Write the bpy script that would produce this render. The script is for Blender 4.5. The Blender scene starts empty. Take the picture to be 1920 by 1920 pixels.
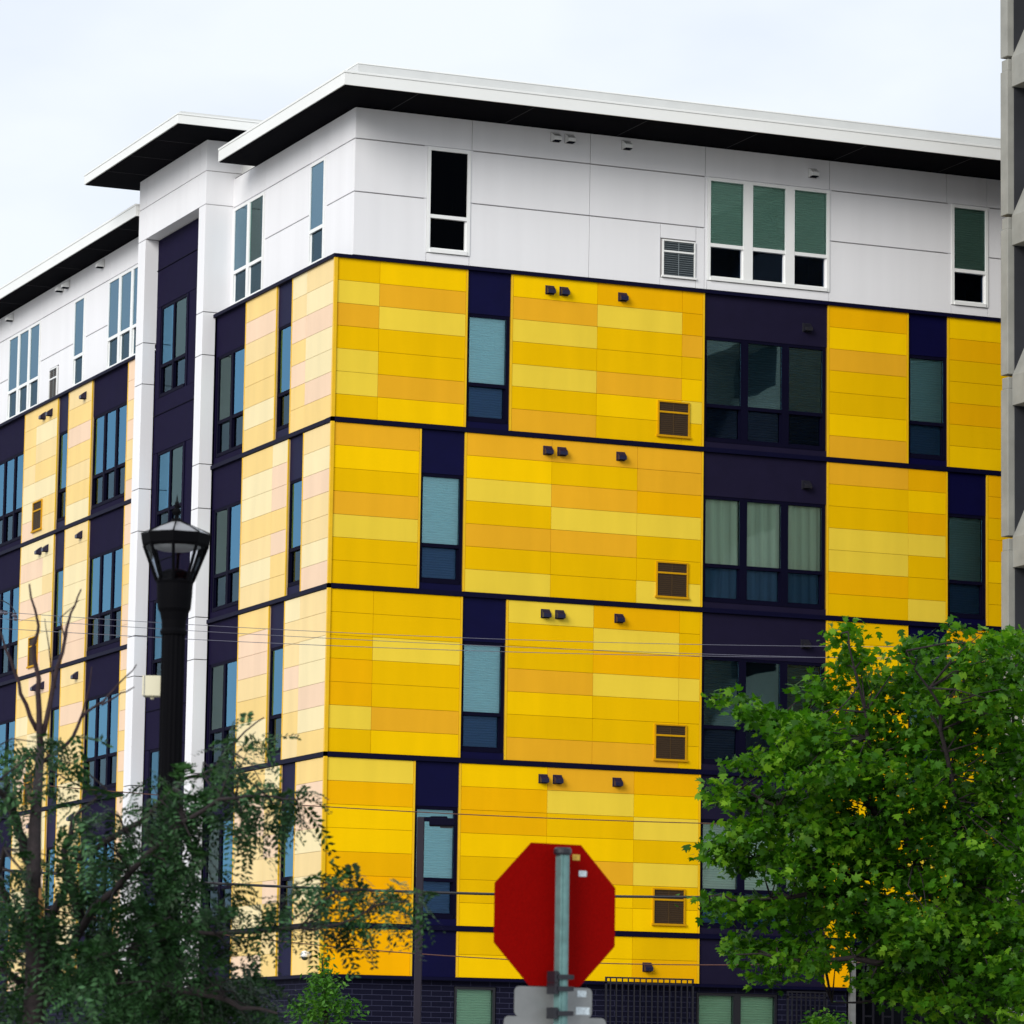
import bpy, bmesh, math, random
import numpy as np
from mathutils import Vector, Matrix
rnd = random.Random(7)
scene = bpy.context.scene
COL = scene.collection

# ------------------------------------------------------------------ camera
FPX = 7685.27; YAW, PITCH, ROLL = 0.399802, 0.139660, 0.0151462
CAM = np.array([-26.7704, -72.1889, 1.6])
fw = np.array([math.sin(YAW)*math.cos(PITCH), math.cos(YAW)*math.cos(PITCH), math.sin(PITCH)])
r0 = np.cross(fw, [0, 0, 1]); r0 /= np.linalg.norm(r0); u0 = np.cross(r0, fw)
rt = r0*math.cos(ROLL)+u0*math.sin(ROLL); up = -r0*math.sin(ROLL)+u0*math.cos(ROLL)

def at(px, py, D):
    """a world point seen in direction (px,py) of the survey photo at distance D metres"""
    d = fw+rt*(px-960)/FPX-up*(py-960)/FPX
    return Vector(CAM+d*D)

cd = bpy.data.cameras.new('camera'); cam = bpy.data.objects.new('camera', cd); COL.objects.link(cam)
cd.sensor_width = 36; cd.lens = 36*FPX/1920; cd.clip_start = .5; cd.clip_end = 5000
m = Matrix(((rt[0], up[0], -fw[0], CAM[0]), (rt[1], up[1], -fw[1], CAM[1]), (rt[2], up[2], -fw[2], CAM[2]), (0, 0, 0, 1)))
cam.matrix_world = m
cd.dof.use_dof = True; cd.dof.focus_distance = 78; cd.dof.aperture_fstop = 9.0
scene.camera = cam

# ------------------------------------------------------------------ helpers
def lin(c):
    f = lambda v: v/12.92 if v <= .04045 else ((v+.055)/1.055)**2.4
    return tuple(f(v/255) for v in c)

def newmat(name):
    mt = bpy.data.materials.new(name); mt.use_nodes = True
    nt = mt.node_tree; nt.nodes.clear()
    out = nt.nodes.new('ShaderNodeOutputMaterial')
    return mt, nt, out

def mat(name, rgb, rough=.6, spec=.5, metal=0, var=.06, scale=3.0, bump=.0, bscale=60, coat=0, stretch=None, var2=0.0):
    """painted/mineral surface: base colour, faint large-scale wear and fine bump"""
    mt, nt, out = newmat(name)
    b = nt.nodes.new('ShaderNodeBsdfPrincipled'); N = nt.nodes.new; L = nt.links.new
    b.inputs['Roughness'].default_value = rough; b.inputs['Metallic'].default_value = metal
    b.inputs['Specular IOR Level'].default_value = spec; b.inputs['Coat Weight'].default_value = coat
    tc = N('ShaderNodeTexCoord'); mp = N('ShaderNodeMapping'); L(tc.outputs['Object'], mp.inputs['Vector'])
    if stretch: mp.inputs['Scale'].default_value = stretch
    no = N('ShaderNodeTexNoise'); no.inputs['Scale'].default_value = scale; no.inputs['Detail'].default_value = 6
    L(mp.outputs[0], no.inputs['Vector'])
    rp = N('ShaderNodeMapRange'); rp.inputs[1].default_value = .3; rp.inputs[2].default_value = .7
    rp.inputs[3].default_value = 1-var; rp.inputs[4].default_value = 1+var
    L(no.outputs['Fac'], rp.inputs[0])
    mx = N('ShaderNodeVectorMath'); mx.operation = 'SCALE'
    mx.inputs[0].default_value = rgb[:3]; L(rp.outputs[0], mx.inputs['Scale'])
    src = mx.outputs[0]
    if var2:
        gi = N('ShaderNodeNewGeometry'); r2 = N('ShaderNodeMapRange'); r2.inputs[3].default_value = 1-var2; r2.inputs[4].default_value = 1+var2
        L(gi.outputs['Random Per Island'], r2.inputs[0]); m2 = N('ShaderNodeVectorMath'); m2.operation = 'SCALE'
        L(src, m2.inputs[0]); L(r2.outputs[0], m2.inputs['Scale']); src = m2.outputs[0]
    L(src, b.inputs['Base Color'])
    if bump:
        n2 = N('ShaderNodeTexNoise'); n2.inputs['Scale'].default_value = bscale; n2.inputs['Detail'].default_value = 3
        L(tc.outputs['Object'], n2.inputs['Vector'])
        bp = N('ShaderNodeBump'); bp.inputs['Strength'].default_value = bump; bp.inputs['Distance'].default_value = .01
        L(n2.outputs['Fac'], bp.inputs['Height']); L(bp.outputs[0], b.inputs['Normal'])
    L(b.outputs[0], out.inputs[0])
    return mt

def glassmat(name, tint, refl, ior=1.6, rough=.02):
    mt, nt, out = newmat(name); N = nt.nodes.new; L = nt.links.new
    t = N('ShaderNodeBsdfTransparent'); t.inputs[0].default_value = (*tint, 1)
    g = N('ShaderNodeBsdfGlossy'); g.inputs['Color'].default_value = (*refl, 1); g.inputs['Roughness'].default_value = rough
    tc = N('ShaderNodeTexCoord'); no = N('ShaderNodeTexNoise'); no.inputs['Scale'].default_value = .9
    L(tc.outputs['Object'], no.inputs['Vector']); bp = N('ShaderNodeBump'); bp.inputs['Strength'].default_value = .25; bp.inputs['Distance'].default_value = .02
    L(no.outputs['Fac'], bp.inputs['Height']); L(bp.outputs[0], g.inputs['Normal'])
    fr = N('ShaderNodeFresnel'); fr.inputs[0].default_value = ior
    mx = N('ShaderNodeMixShader'); L(fr.outputs[0], mx.inputs[0]); L(t.outputs[0], mx.inputs[1]); L(g.outputs[0], mx.inputs[2])
    L(mx.outputs[0], out.inputs[0]); return mt

def clothmat(name, rgb, fold=9.0, var=.25, slat=False):
    """curtain or blind cloth: fold and slat shading painted into the colour, plus bump"""
    mt, nt, out = newmat(name); N = nt.nodes.new; L = nt.links.new
    b = N('ShaderNodeBsdfPrincipled'); b.inputs['Roughness'].default_value = .85
    tc = N('ShaderNodeTexCoord'); w = N('ShaderNodeTexWave'); w.bands_direction = 'Z' if slat else 'DIAGONAL'
    w.inputs['Scale'].default_value = 6.5 if slat else fold*.12; w.inputs['Distortion'].default_value = .3 if slat else 3
    mp = N('ShaderNodeMapping'); L(tc.outputs['Object'], mp.inputs[0]); mp.inputs['Scale'].default_value = (1, 1, 1) if slat else (6, 6, .15)
    L(mp.outputs[0], w.inputs[0])
    bp = N('ShaderNodeBump'); bp.inputs['Strength'].default_value = .5; bp.inputs['Distance'].default_value = .02
    L(w.outputs['Fac'], bp.inputs['Height']); L(bp.outputs[0], b.inputs['Normal'])
    mr = N('ShaderNodeMapRange'); mr.inputs[3].default_value = 1-var; mr.inputs[4].default_value = 1
    L(w.outputs['Fac'], mr.inputs[0]); v = N('ShaderNodeVectorMath'); v.operation = 'SCALE'; v.inputs[0].default_value = rgb
    L(mr.outputs[0], v.inputs['Scale']); L(v.outputs[0], b.inputs['Base Color']); L(b.outputs[0], out.inputs[0])
    return mt

def leafmat(name, c1, c2, c3, trans=.35):
    mt, nt, out = newmat(name); N = nt.nodes.new; L = nt.links.new
    g = N('ShaderNodeNewGeometry'); cr = N('ShaderNodeValToRGB')
    cr.color_ramp.elements[0].color = (*c1, 1); cr.color_ramp.elements[1].color = (*c3, 1)
    e = cr.color_ramp.elements.new(.55); e.color = (*c2, 1)
    tc = N('ShaderNodeTexCoord'); no = N('ShaderNodeTexNoise'); no.inputs['Scale'].default_value = 1.6; no.inputs['Detail'].default_value = 2
    L(tc.outputs['Object'], no.inputs['Vector']); ma = N('ShaderNodeMapRange'); ma.inputs[1].default_value = .3; ma.inputs[2].default_value = .7; L(no.outputs['Fac'], ma.inputs[0])
    mm = N('ShaderNodeMix'); mm.inputs[0].default_value = .5; L(g.outputs['Random Per Island'], mm.inputs[2]); L(ma.outputs[0], mm.inputs[3]); L(mm.outputs[0], cr.inputs[0])
    b = N('ShaderNodeBsdfPrincipled'); b.inputs['Roughness'].default_value = .5; b.inputs['Specular IOR Level'].default_value = .2
    L(cr.outputs[0], b.inputs['Base Color'])
    t = N('ShaderNodeBsdfTranslucent'); v = N('ShaderNodeVectorMath'); v.operation = 'MULTIPLY'; v.inputs[1].default_value = (1.6, 1.7, .6)
    L(cr.outputs[0], v.inputs[0]); L(v.outputs[0], t.inputs[0])
    mx = N('ShaderNodeMixShader'); mx.inputs[0].default_value = trans
    L(b.outputs[0], mx.inputs[1]); L(t.outputs[0], mx.inputs[2]); L(mx.outputs[0], out.inputs[0]); return mt

def brickmat(name, c1, c2, mortar):
    mt, nt, out = newmat(name); N = nt.nodes.new; L = nt.links.new
    b = N('ShaderNodeBsdfPrincipled'); b.inputs['Roughness'].default_value = .8; b.inputs['Specular IOR Level'].default_value = .08
    tc = N('ShaderNodeTexCoord'); sp = N('ShaderNodeSeparateXYZ'); ad = N('ShaderNodeMath'); cb = N('ShaderNodeCombineXYZ')
    L(tc.outputs['Object'], sp.inputs[0]); L(sp.outputs[0], ad.inputs[0]); L(sp.outputs[1], ad.inputs[1])
    L(ad.outputs[0], cb.inputs[0]); L(sp.outputs[2], cb.inputs[1])
    br = N('ShaderNodeTexBrick'); L(cb.outputs[0], br.inputs[0]); br.inputs['Scale'].default_value = 1
    br.inputs['Brick Width'].default_value = .40; br.inputs['Row Height'].default_value = .1; br.inputs['Mortar Size'].default_value = .007
    br.inputs[1].default_value = (*c1, 1); br.inputs[2].default_value = (*c2, 1); br.inputs[3].default_value = (*mortar, 1)
    L(br.outputs[0], b.inputs['Base Color'])
    bp = N('ShaderNodeBump'); bp.inputs['Strength'].default_value = .5; bp.inputs['Distance'].default_value = .01; bp.invert = True
    L(br.outputs['Fac'], bp.inputs['Height']); L(bp.outputs[0], b.inputs['Normal']); L(b.outputs[0], out.inputs[0]); return mt

def tag(o, label=None, cat=None, group=None, kind=None):
    if label: o['label'] = label
    if cat: o['category'] = cat
    if group: o['group'] = group
    if kind: o['kind'] = kind
    return o

def empty(name, loc, label, cat, group=None):
    o = bpy.data.objects.new(name, None); COL.objects.link(o); o.location = loc; o.empty_display_size = .3
    return tag(o, label, cat, group)

class MB:
    def __init__(s): s.v = []; s.f = []; s.mi = []; s.mats = []
    def mid(s, mt):
        if mt not in s.mats: s.mats.append(mt)
        return s.mats.index(mt)
    def hexa(s, c, mt):
        b = len(s.v); s.v += [tuple(p) for p in c]; k = s.mid(mt)
        for f in ((0, 3, 2, 1), (4, 5, 6, 7), (0, 1, 5, 4), (1, 2, 6, 5), (2, 3, 7, 6), (3, 0, 4, 7)):
            s.f.append(tuple(b+i for i in f)); s.mi.append(k)
        return s
    def box(s, x0, x1, y0, y1, z0, z1, mt):
        return s.hexa([(x0, y0, z0), (x1, y0, z0), (x1, y1, z0), (x0, y1, z0), (x0, y0, z1), (x1, y0, z1), (x1, y1, z1), (x0, y1, z1)], mt)
    def fbox(s, F, u0, u1, n0, n1, z0, z1, mt):
        """box on a facade: u along the face, n outward, z up"""
        if F == 'R': return s.box(u0, u1, -n1, -n0, z0, z1, mt)
        return s.box(-n1, -n0, u0, u1, z0, z1, mt)
    def poly(s, pts, mt):
        b = len(s.v); s.v += [tuple(p) for p in pts]; s.f.append(tuple(range(b, b+len(pts)))); s.mi.append(s.mid(mt)); return s
    def prism(s, pts, off, mt):
        b = len(s.v); n = len(pts); off = Vector(off); k = s.mid(mt)
        s.v += [tuple(p) for p in pts]+[tuple(Vector(p)+off) for p in pts]
        s.f.append(tuple(range(b, b+n))[::-1]); s.mi.append(k); s.f.append(tuple(range(b+n, b+2*n))); s.mi.append(k)
        for i in range(n):
            j = (i+1) % n; s.f.append((b+i, b+j, b+n+j, b+n+i)); s.mi.append(k)
        return s
    def lathe(s, c, prof, mt, seg=24, ax=(0, 0, 1), rot=0, flute=0):
        ax = Vector(ax).normalized(); a = ax.orthogonal().normalized() if abs(ax.z) < .99 else Vector((1, 0, 0)); bb = ax.cross(a)
        base = len(s.v); k = s.mid(mt); c = Vector(c)
        for r, z in prof:
            for i in range(seg):
                t = 2*math.pi*i/seg+rot; rr = r*(1-(flute if i % 2 else 0))
                s.v.append(tuple(c+ax*z+a*(rr*math.cos(t))+bb*(rr*math.sin(t))))
        for j in range(len(prof)-1):
            for i in range(seg):
                i2 = (i+1) % seg
                s.f.append((base+j*seg+i, base+j*seg+i2, base+(j+1)*seg+i2, base+(j+1)*seg+i)); s.mi.append(k)
        s.f.append(tuple(base+i for i in range(seg))[::-1]); s.mi.append(k)
        s.f.append(tuple(base+(len(prof)-1)*seg+i for i in range(seg))); s.mi.append(k)
        return s
    def tube(s, pts, rads, mt, seg=8):
        pts = [Vector(p) for p in pts]; base = len(s.v); k = s.mid(mt); ref = None
        for i, p in enumerate(pts):
            d = (pts[min(i+1, len(pts)-1)]-pts[max(i-1, 0)]).normalized()
            if ref is None: ref = d.orthogonal().normalized()
            a = (ref-d*ref.dot(d)).normalized(); ref = a; b = d.cross(a)
            for j in range(seg):
                t = 2*math.pi*j/seg; s.v.append(tuple(p+(a*math.cos(t)+b*math.sin(t))*rads[i]))
        for i in range(len(pts)-1):
            for j in range(seg):
                j2 = (j+1) % seg
                s.f.append((base+i*seg+j, base+i*seg+j2, base+(i+1)*seg+j2, base+(i+1)*seg+j)); s.mi.append(k)
        s.f.append(tuple(base+j for j in range(seg))[::-1]); s.mi.append(k)
        s.f.append(tuple(base+(len(pts)-1)*seg+j for j in range(seg))); s.mi.append(k)
        return s
    def build(s, name, parent=None, bevel=0, smooth=False, label=None):
        me = bpy.data.meshes.new(name); me.from_pydata(s.v, [], s.f)
        for mt in s.mats: me.materials.append(mt)
        me.polygons.foreach_set('material_index', s.mi)
        if smooth: me.polygons.foreach_set('use_smooth', [True]*len(s.f))
        bm = bmesh.new(); bm.from_mesh(me); bmesh.ops.recalc_face_normals(bm, faces=bm.faces)
        bm.to_mesh(me); bm.free()
        o = bpy.data.objects.new(name, me); COL.objects.link(o)
        if parent is not None:
            o.parent = parent; o.matrix_parent_inverse = Matrix.Identity(4)
            off = -world_loc(parent); me.transform(Matrix.Translation(off))
        else:
            z = min(v[2] for v in s.v); cx = (min(v[0] for v in s.v)+max(v[0] for v in s.v))/2; cy = (min(v[1] for v in s.v)+max(v[1] for v in s.v))/2
            o.location = (cx, cy, z); me.transform(Matrix.Translation((-cx, -cy, -z)))
        if bevel:
            md = o.modifiers.new('bevel', 'BEVEL'); md.width = bevel; md.segments = 2; md.limit_method = 'ANGLE'
        if label: o['label'] = label
        return o

def world_loc(o):
    v = Vector((0, 0, 0))
    while o is not None: v += o.location; o = o.parent
    return v

# ------------------------------------------------------------------ materials
Y = {}
for k, c in {'Y': (243, 195, 0), 'G': (231, 182, 0), 'O': (230, 170, 34), 'D': (235, 174, 2), 'L': (234, 203, 62), 'A': (245, 174, 0)}.items():
    Y[k] = mat('yellow_panel_'+k, lin(c), rough=.6, spec=.04, var=.05, scale=1.6, stretch=(1.2, 1.2, .25), bump=.08, bscale=35, var2=.03)
for k, c in {'c': (234, 217, 168), 'p': (233, 206, 146), 'k': (232, 201, 170), 't': (234, 201, 124)}.items():  # left-face yellow panels, their brightness and sheen painted in as paler colours
    Y[k] = mat('lit_yellow_panel_'+k, lin(c), rough=.5, spec=.25, var=.05, scale=1.6, stretch=(1.2, 1.2, .25), bump=.08, bscale=35, var2=.025)
M_trim = mat('yellow_trim', lin((228, 180, 10)), rough=.4, spec=.3)
M_joint = mat('joint_ochre', lin((150, 112, 10)), rough=.8)
M_jointp = mat('lit_joint_tan', lin((190, 160, 110)), rough=.8)  # lit copy of the ochre joint for the left face
M_navy = mat('navy_panel', lin((6, 6, 50)), rough=.55, spec=.12, var=.08, bump=.06)
M_navyband = mat('navy_reveal', lin((6, 6, 36)), rough=.6, spec=.1)
M_plum = mat('charcoal_panel', lin((24, 20, 44)), rough=.6, spec=.12, var=.08, bump=.06)
M_plumL = mat('slate_panel', lin((20, 15, 44)), rough=.7, spec=.05, var=.08, bump=.06)
M_frame = mat('dark_window_frame', lin((9, 8, 30)), rough=.7, spec=.06)
M_whitepan = mat('white_panel', (.80, .80, .82), rough=.6, spec=.3, var=.03, scale=1.4, bump=.05, stretch=(1.6, 1.6, .12))
M_wjoint = mat('white_joint', (.42, .40, .40), rough=.8)
M_wframe = mat('white_frame', (.84, .85, .84), rough=.35, spec=.5, var=.02)
M_fascia = mat('white_fascia', (.80, .81, .79), rough=.4, spec=.4, var=.03, scale=.6)
M_fascia2 = mat('grey_coping', (.58, .59, .58), rough=.4, spec=.4, var=.03)
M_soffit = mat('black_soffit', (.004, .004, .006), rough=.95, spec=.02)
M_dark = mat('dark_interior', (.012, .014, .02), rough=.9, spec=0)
M_brick = brickmat('dark_brick', lin((15, 16, 34)), lin((20, 20, 38)), lin((48, 49, 70)))
M_conc = mat('beige_concrete', (.27, .27, .245), rough=.85, var=.12, scale=2.5, bump=.3, bscale=40)
M_concd = mat('dark_wall_jamb_shade', (.018, .02, .026), rough=.8, var=.2, scale=1.5)  # dark wall colour; on the pier jambs it paints the recess shade
M_black = mat('black_paint', (.002, .002, .003), rough=.75, spec=.06, bump=.1, bscale=80)
M_blackg = mat('black_metal', (.012, .012, .018), rough=.35, spec=.5)
M_hood = mat('navy_vent', lin((12, 13, 52)), rough=.3, spec=.45)
M_red = mat('red_sign_back', lin((130, 3, 1)), rough=.75, spec=.04, var=.09, scale=70, bump=.15)
M_galv = mat('galvanised', lin((104, 140, 138)), rough=.4, metal=.35, var=.18, scale=20)
M_alu = mat('sheet_aluminium', lin((138, 140, 140)), rough=.45, metal=.3, var=.12, scale=8)
M_bark = mat('dark_bark', lin((34, 26, 28)), rough=.9, var=.4, scale=25, bump=.8, bscale=45)
M_barkr = mat('reddish_bark', lin((40, 20, 26)), rough=.8, var=.35, scale=25, bump=.5)
M_scar = mat('bare_wood', lin((170, 120, 70)), rough=.8, var=.2, scale=20)
M_cream = mat('cream_plastic', lin((214, 208, 180)), rough=.5)
G_right = glassmat('clear_glass', (.86, 1, 1), (.6, .88, .98), 1.75)
G_rlow = glassmat('screened_glass', (.46, .58, .68), (.35, .5, .8), 1.4)
G_clear = glassmat('clear_wide_glass', (.94, 1, .95), (.6, .8, .85), 1.6)
G_pale = glassmat('pale_green_glass', (.78, .90, .80), (.5, .7, .7), 1.4)
G_green = glassmat('green_glass', (.72, .83, .78), (.5, .7, .7), 1.45)
G_left = glassmat('sky_tint_glass', (.46, .88, 1.0), (.30, .68, 1.0), 5.0)  # blue sky reflection put into the glass tint
G_leftc = glassmat('clear_left_glass', (.85, .95, .9), (.5, .7, .7), 1.7)
G_llow = glassmat('screened_sky_tint_glass', (.5, .62, .68), (.34, .52, .64), 1.9)  # weaker sky blue tinted in behind the screen
C_teal = clothmat('white_blind', (.9, .93, .92), slat=True, var=.15)
C_cur = clothmat('grey_curtain', (.78, .82, .72), fold=4, var=.22)
C_dim = clothmat('dim_blind', (.05, .06, .08), slat=True, var=.3)
C_blue = clothmat('pale_curtain', (.92, .97, .98), var=.35)
C_cream = clothmat('cream_curtain', (.92, .94, .84), var=.35)

# ------------------------------------------------------------------ apartment building
B = empty('apartment_building', (0, 0, 0), 'five storey apartment block with yellow panels, white top floor and overhanging roof', 'building')
H = 3.19
def top(k): return 17.34-H*(k-1)-.05
def bot(k): return 17.34-H*k+.05 if k < 5 else 3.66
ODD_R = {1: 1, 3: 1}
def z_rows(k):
    t, b = top(k), bot(k); n = 7 if k < 5 else 2
    return [(t-(t-b)*i/n, t-(t-b)*(i+1)/n) for i in range(n)]

trim = MB(); band = MB()
def yellow(F, k, u0, u1, cols):
    """cols: list of (ua, ub, letters). trims at both ends"""
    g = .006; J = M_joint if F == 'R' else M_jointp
    bu = u0 if u0 > .01 else (.02 if F == 'R' else .305)
    pan_, trim = MB(), MB()
    pan_.fbox(F, bu, u1, -.30, -.018, bot(k), top(k), J)
    for ua, ub, let in cols:
        for (zt, zb), c in zip(z_rows(k), let):
            a = ua+(.045 if ua == u0 else g/2); b = ub-(.045 if ub == u1 else g/2)
            if ua < .01: a = .038 if F == 'R' else .037
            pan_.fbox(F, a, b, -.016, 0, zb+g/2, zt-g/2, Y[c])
    for e in (u0, u1-.04):
        if e > .01: pan_.fbox(F, e, e+.04, -.017, .006, bot(k)+.002, top(k)-.002, M_trim)
    pan_.build('yellow_cladding' if F == 'R' else 'lit_yellow_cladding', B, bevel=.002)
def clad(nm, F, u0, u1, z0, z1, mt, n=-.04):
    m_ = MB(); m_.fbox(F, u0, u1, -.30, n, z0, z1, mt); m_.build(nm, B)

def bandp(F, u0, u1, n1, z0, z1):
    b_ = MB(); b_.fbox(F, u0, u1, -.30, n1, z0, z1, M_navyband); b_.build('floor_band', B)

def window(F, u0, u1, z0, z1, n=1, frame=M_frame, up_g=None, lo_g=None, cloth=C_teal, lo_cloth='same', nn=-.05, split=.345, fr=.06, mull=.14, cloths=None, drop=1.0, lap=.04):
    f = MB(); fd = .09 if F == 'R' else .05
    W = u1-u0
    f.fbox(F, u0, u0+fr, nn-fd, nn, z0, z1, frame); f.fbox(F, u1-fr, u1, nn-fd, nn, z0, z1, frame)
    f.fbox(F, u0+fr, u1-fr, nn-fd, nn, z1-fr, z1, frame); f.fbox(F, u0+fr, u1-fr, nn-fd, nn+.02, z0, z0+fr+.01, frame)
    zm = z0+(z1-z0)*split
    pw = (W-2*fr-(n-1)*mull)/n
    for i in range(n):
        a = u0+fr+i*(pw+mull); b = a+pw
        if i < n-1: f.fbox(F, b, b+mull, nn-fd, nn+.004, z0+fr+.01, z1-fr, frame)
        f.fbox(F, a, b, nn-fd+.01, nn-.003, zm-.035, zm+.035, frame)
        # sash of the lower light sits deeper
        for q in ((a, a+.025, z0+fr+.01, zm-.035), (b-.025, b, z0+fr+.01, zm-.035), (a+.025, b-.025, z0+fr+.01, z0+fr+.04)):
            f.fbox(F, q[0], q[1], nn-fd-.02, nn-lap, q[2], q[3], frame)
    if frame is M_wframe:
        for q in ((u0-.06, u0, z0, z1+.05), (u1, u1+.06, z0, z1+.05), (u0, u1, z1, z1+.05)):
            f.fbox(F, q[0], q[1], nn-fd, nn-.045, q[2], q[3], M_whitepan)
    wo = f.build('window', B)
    gu, gl = (up_g or (G_right if F == 'R' else G_left)), (lo_g or (G_rlow if F == 'R' else G_llow))
    pn = MB()
    for i in range(n):
        a = u0+fr+i*(pw+mull); b = a+pw
        gu_ = G_leftc if (F == 'L' and cloths and cloths[i] is C_cream and n > 1) else gu
        pn.fbox(F, a+.001, b-.001, nn-(.045 if F == 'R' else .025), nn-(.04 if F == 'R' else .02), zm+.034, z1-fr-.001, gu_)
        pn.fbox(F, a+.024, b-.024, nn-fd-.005, nn-fd, z0+fr+.039, zm-.034, gl)
    pn.build('pane', wo)
    ch = MB(); cn = nn-fd-(.02 if F == 'R' else .035)
    for i in range(n):
        c = cloths[i] if cloths else cloth
        a = u0+fr+i*(pw+mull); b = a+pw
        if c is None: continue
        zb = z0+.02+(1-drop)*(z1-z0)
        S = 14; P = []
        for j in range(S+1):
            uu = a-.03+(b-a+.06)*j/S; dn = .012*math.sin(j*2.1+i) if c not in (C_teal, C_dim) else 0
            P.append((uu, cn+dn))
        for (ua, na), (ub, nb) in zip(P[:-1], P[1:]):
            q = [(ua, na, zb), (ub, nb, zb), (ub, nb, z1), (ua, na, z1)]
            q = [(x, -y, z) for x, y, z in q] if F == 'R' else [(-y, x, z) for x, y, z in q]
            ch.poly(q, c)
    if ch.f: ch.build('curtain' if cloth not in (C_teal, C_dim) else 'blind', wo)
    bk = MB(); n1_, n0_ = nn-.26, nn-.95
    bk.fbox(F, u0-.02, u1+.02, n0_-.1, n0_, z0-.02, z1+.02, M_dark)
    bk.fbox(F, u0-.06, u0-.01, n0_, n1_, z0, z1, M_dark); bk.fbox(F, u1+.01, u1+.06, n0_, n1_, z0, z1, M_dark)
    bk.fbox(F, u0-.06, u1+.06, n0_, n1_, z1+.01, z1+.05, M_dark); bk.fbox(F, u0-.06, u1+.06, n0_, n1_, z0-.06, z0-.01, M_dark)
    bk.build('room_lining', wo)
    return wo

def hood(F, u, z, n=0.0, mt=M_hood, s=.16):
    """box vent hood with sloping top and open underside"""
    wh = mt is M_wframe; h = MB(); w = s; hh = .155; d = .17 if wh else .13
    def q(a, b, c): return (u+a, -(n+b), z-c) if F == 'R' else (-(n+b), u+a, z-c)
    h.fbox(F, u-.012, u+w+.012, n-.005, n+.012, z-hh-.012, z+.012, mt)
    pts = [q(0, .012, 0), q(0, .03, 0), q(0, d, .085), q(0, d, hh), q(0, .012, hh)]
    off = Vector(q(w, 0, 0))-Vector(q(0, 0, 0))
    h.prism(pts, off, mt)
    h.fbox(F, u+.012, u+w-.012, n+.014, n+d-.012, z-hh-(.02 if wh else .006), z-hh-.001, M_dark)
    if wh: h.fbox(F, u-.02, u+w+.02, n-.005, n+.008, z-hh-.02, z+.02, M_wjoint)
    return h.build('vent_hood', B, bevel=.008)

def grille(F, u0, u1, z0, z1, frame, back, n=0.0):
    g = MB(); t = .028
    g.fbox(F, u0, u0+t, n-.01, n+.03, z0, z1, frame); g.fbox(F, u1-t, u1, n-.01, n+.03, z0, z1, frame)
    g.fbox(F, u0-.02, u1+.02, n-.01, n+.05, z0-.04, z0, frame); g.fbox(F, u0+t, u1-t, n-.01, n+.03, z1-t, z1, frame)
    zm = z1-(z1-z0)*.32
    g.fbox(F, u0+t, u1-t, n+.0, n+.028, zm-.02, zm+.015, frame)
    um = (u0+u1)/2; g.fbox(F, um-.006, um+.006, n+.0, n+.014, z0, z1-t, M_gslat if frame is M_gold else M_gslw)
    g.fbox(F, u0+t, u1-t, n+.001, n+.004, z0, z1-t, back)
    o = g.build('air_grille', B)
    s = MB(); N = 16; M_gs = M_gslat if frame is M_gold else M_gslw
    for i in range(N):
        zz = z0+(z1-t-z0)*(i+.5)/N
        if abs(zz-zm) > .03:
            s.fbox(F, u0+t, um-.012, n+.005, n+.016, zz-.003, zz+.003, M_gs); s.fbox(F, um+.012, u1-t, n+.005, n+.016, zz-.003, zz+.003, M_gs)
    s.build('louvre', o)
M_gold = mat('ochre_frame', lin((196, 144, 8)), rough=.6, spec=.1)
M_gdark = mat('dark_brown_mesh', lin((52, 34, 12)), rough=.7)
M_gslat = mat('ochre_slat', lin((74, 52, 14)), rough=.6)
M_gslw = mat('grey_slat', lin((128, 138, 142)), rough=.6)
def ygr(F, u0, u1, z0, z1): grille(F, u0, u1, z0, z1, M_gold, M_gdark)
def rl(letters, n=7): return ''.join(rnd.choice(letters) for _ in range(n))

# right face ---------------------------------------------------------------
R_END = 21.0
S = {}
S[1] = dict(n=(2.74, 3.65), cols=[[(0, .91, 'GLOGLLG'), (.91, 2.74, 'YOLGGOY')], [(3.65, 5.49, 'YOLGLGO'), (5.49, 7.33, 'DLGGOYG'), (7.33, 7.82, 'DDOGYLG')]],
            n2=(12.4, 13.3), cols2=[[(10.56, 12.4, 'DYOGGYO')], [(13.3, 15.1, 'YDGGDGY'), (15.1, 17.0, 'GYDGYOG')]])
S[2] = dict(n=(1.83, 2.73), cols=[[(0, 1.83, 'OYGOLGG')], [(2.73, 4.56, 'OYLGOGL'), (4.56, 6.39, 'OGOLOGG'), (6.39, 7.82, 'OODLGGL')]],
            n2=(13.3, 14.2), cols2=[[(10.56, 12.4, 'OGGLLDG'), (12.4, 13.3, 'DYDLGGL')], [(14.2, 15.1, 'DDGDYGG'), (15.1, 17.0, 'GYDGYOG')]])
S[3] = dict(n=(2.74, 3.65), cols=[[(0, .91, 'GGGDDLG'), (.91, 2.74, 'GGLGGOY')], [(3.65, 5.49, 'LGGOYGO'), (5.49, 7.33, 'DLDLGGO'), (7.33, 7.82, 'GGDLGGG')]],
            n2=(12.4, 13.3), cols2=[[(10.56, 12.4, 'GYDGYOG')], [(13.3, 15.1, 'DYGOGDY'), (15.1, 17.0, 'GYDGYOG')]])
S[4] = dict(n=(1.83, 2.73), cols=[[(0, 1.83, 'LDYYDAA')], [(2.73, 4.56, 'YDDYGGY'), (4.56, 6.39, 'OLGYOYY'), (6.39, 7.82, 'DYLGLGY')]],
            n2=(13.3, 14.2), cols2=[[(10.56, 12.4, 'DYGAYDG'), (12.4, 13.3, 'DYDLGGL')], [(14.2, 15.1, 'DDGDYGG'), (15.1, 17.0, 'GYDGYOG')]])
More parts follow.
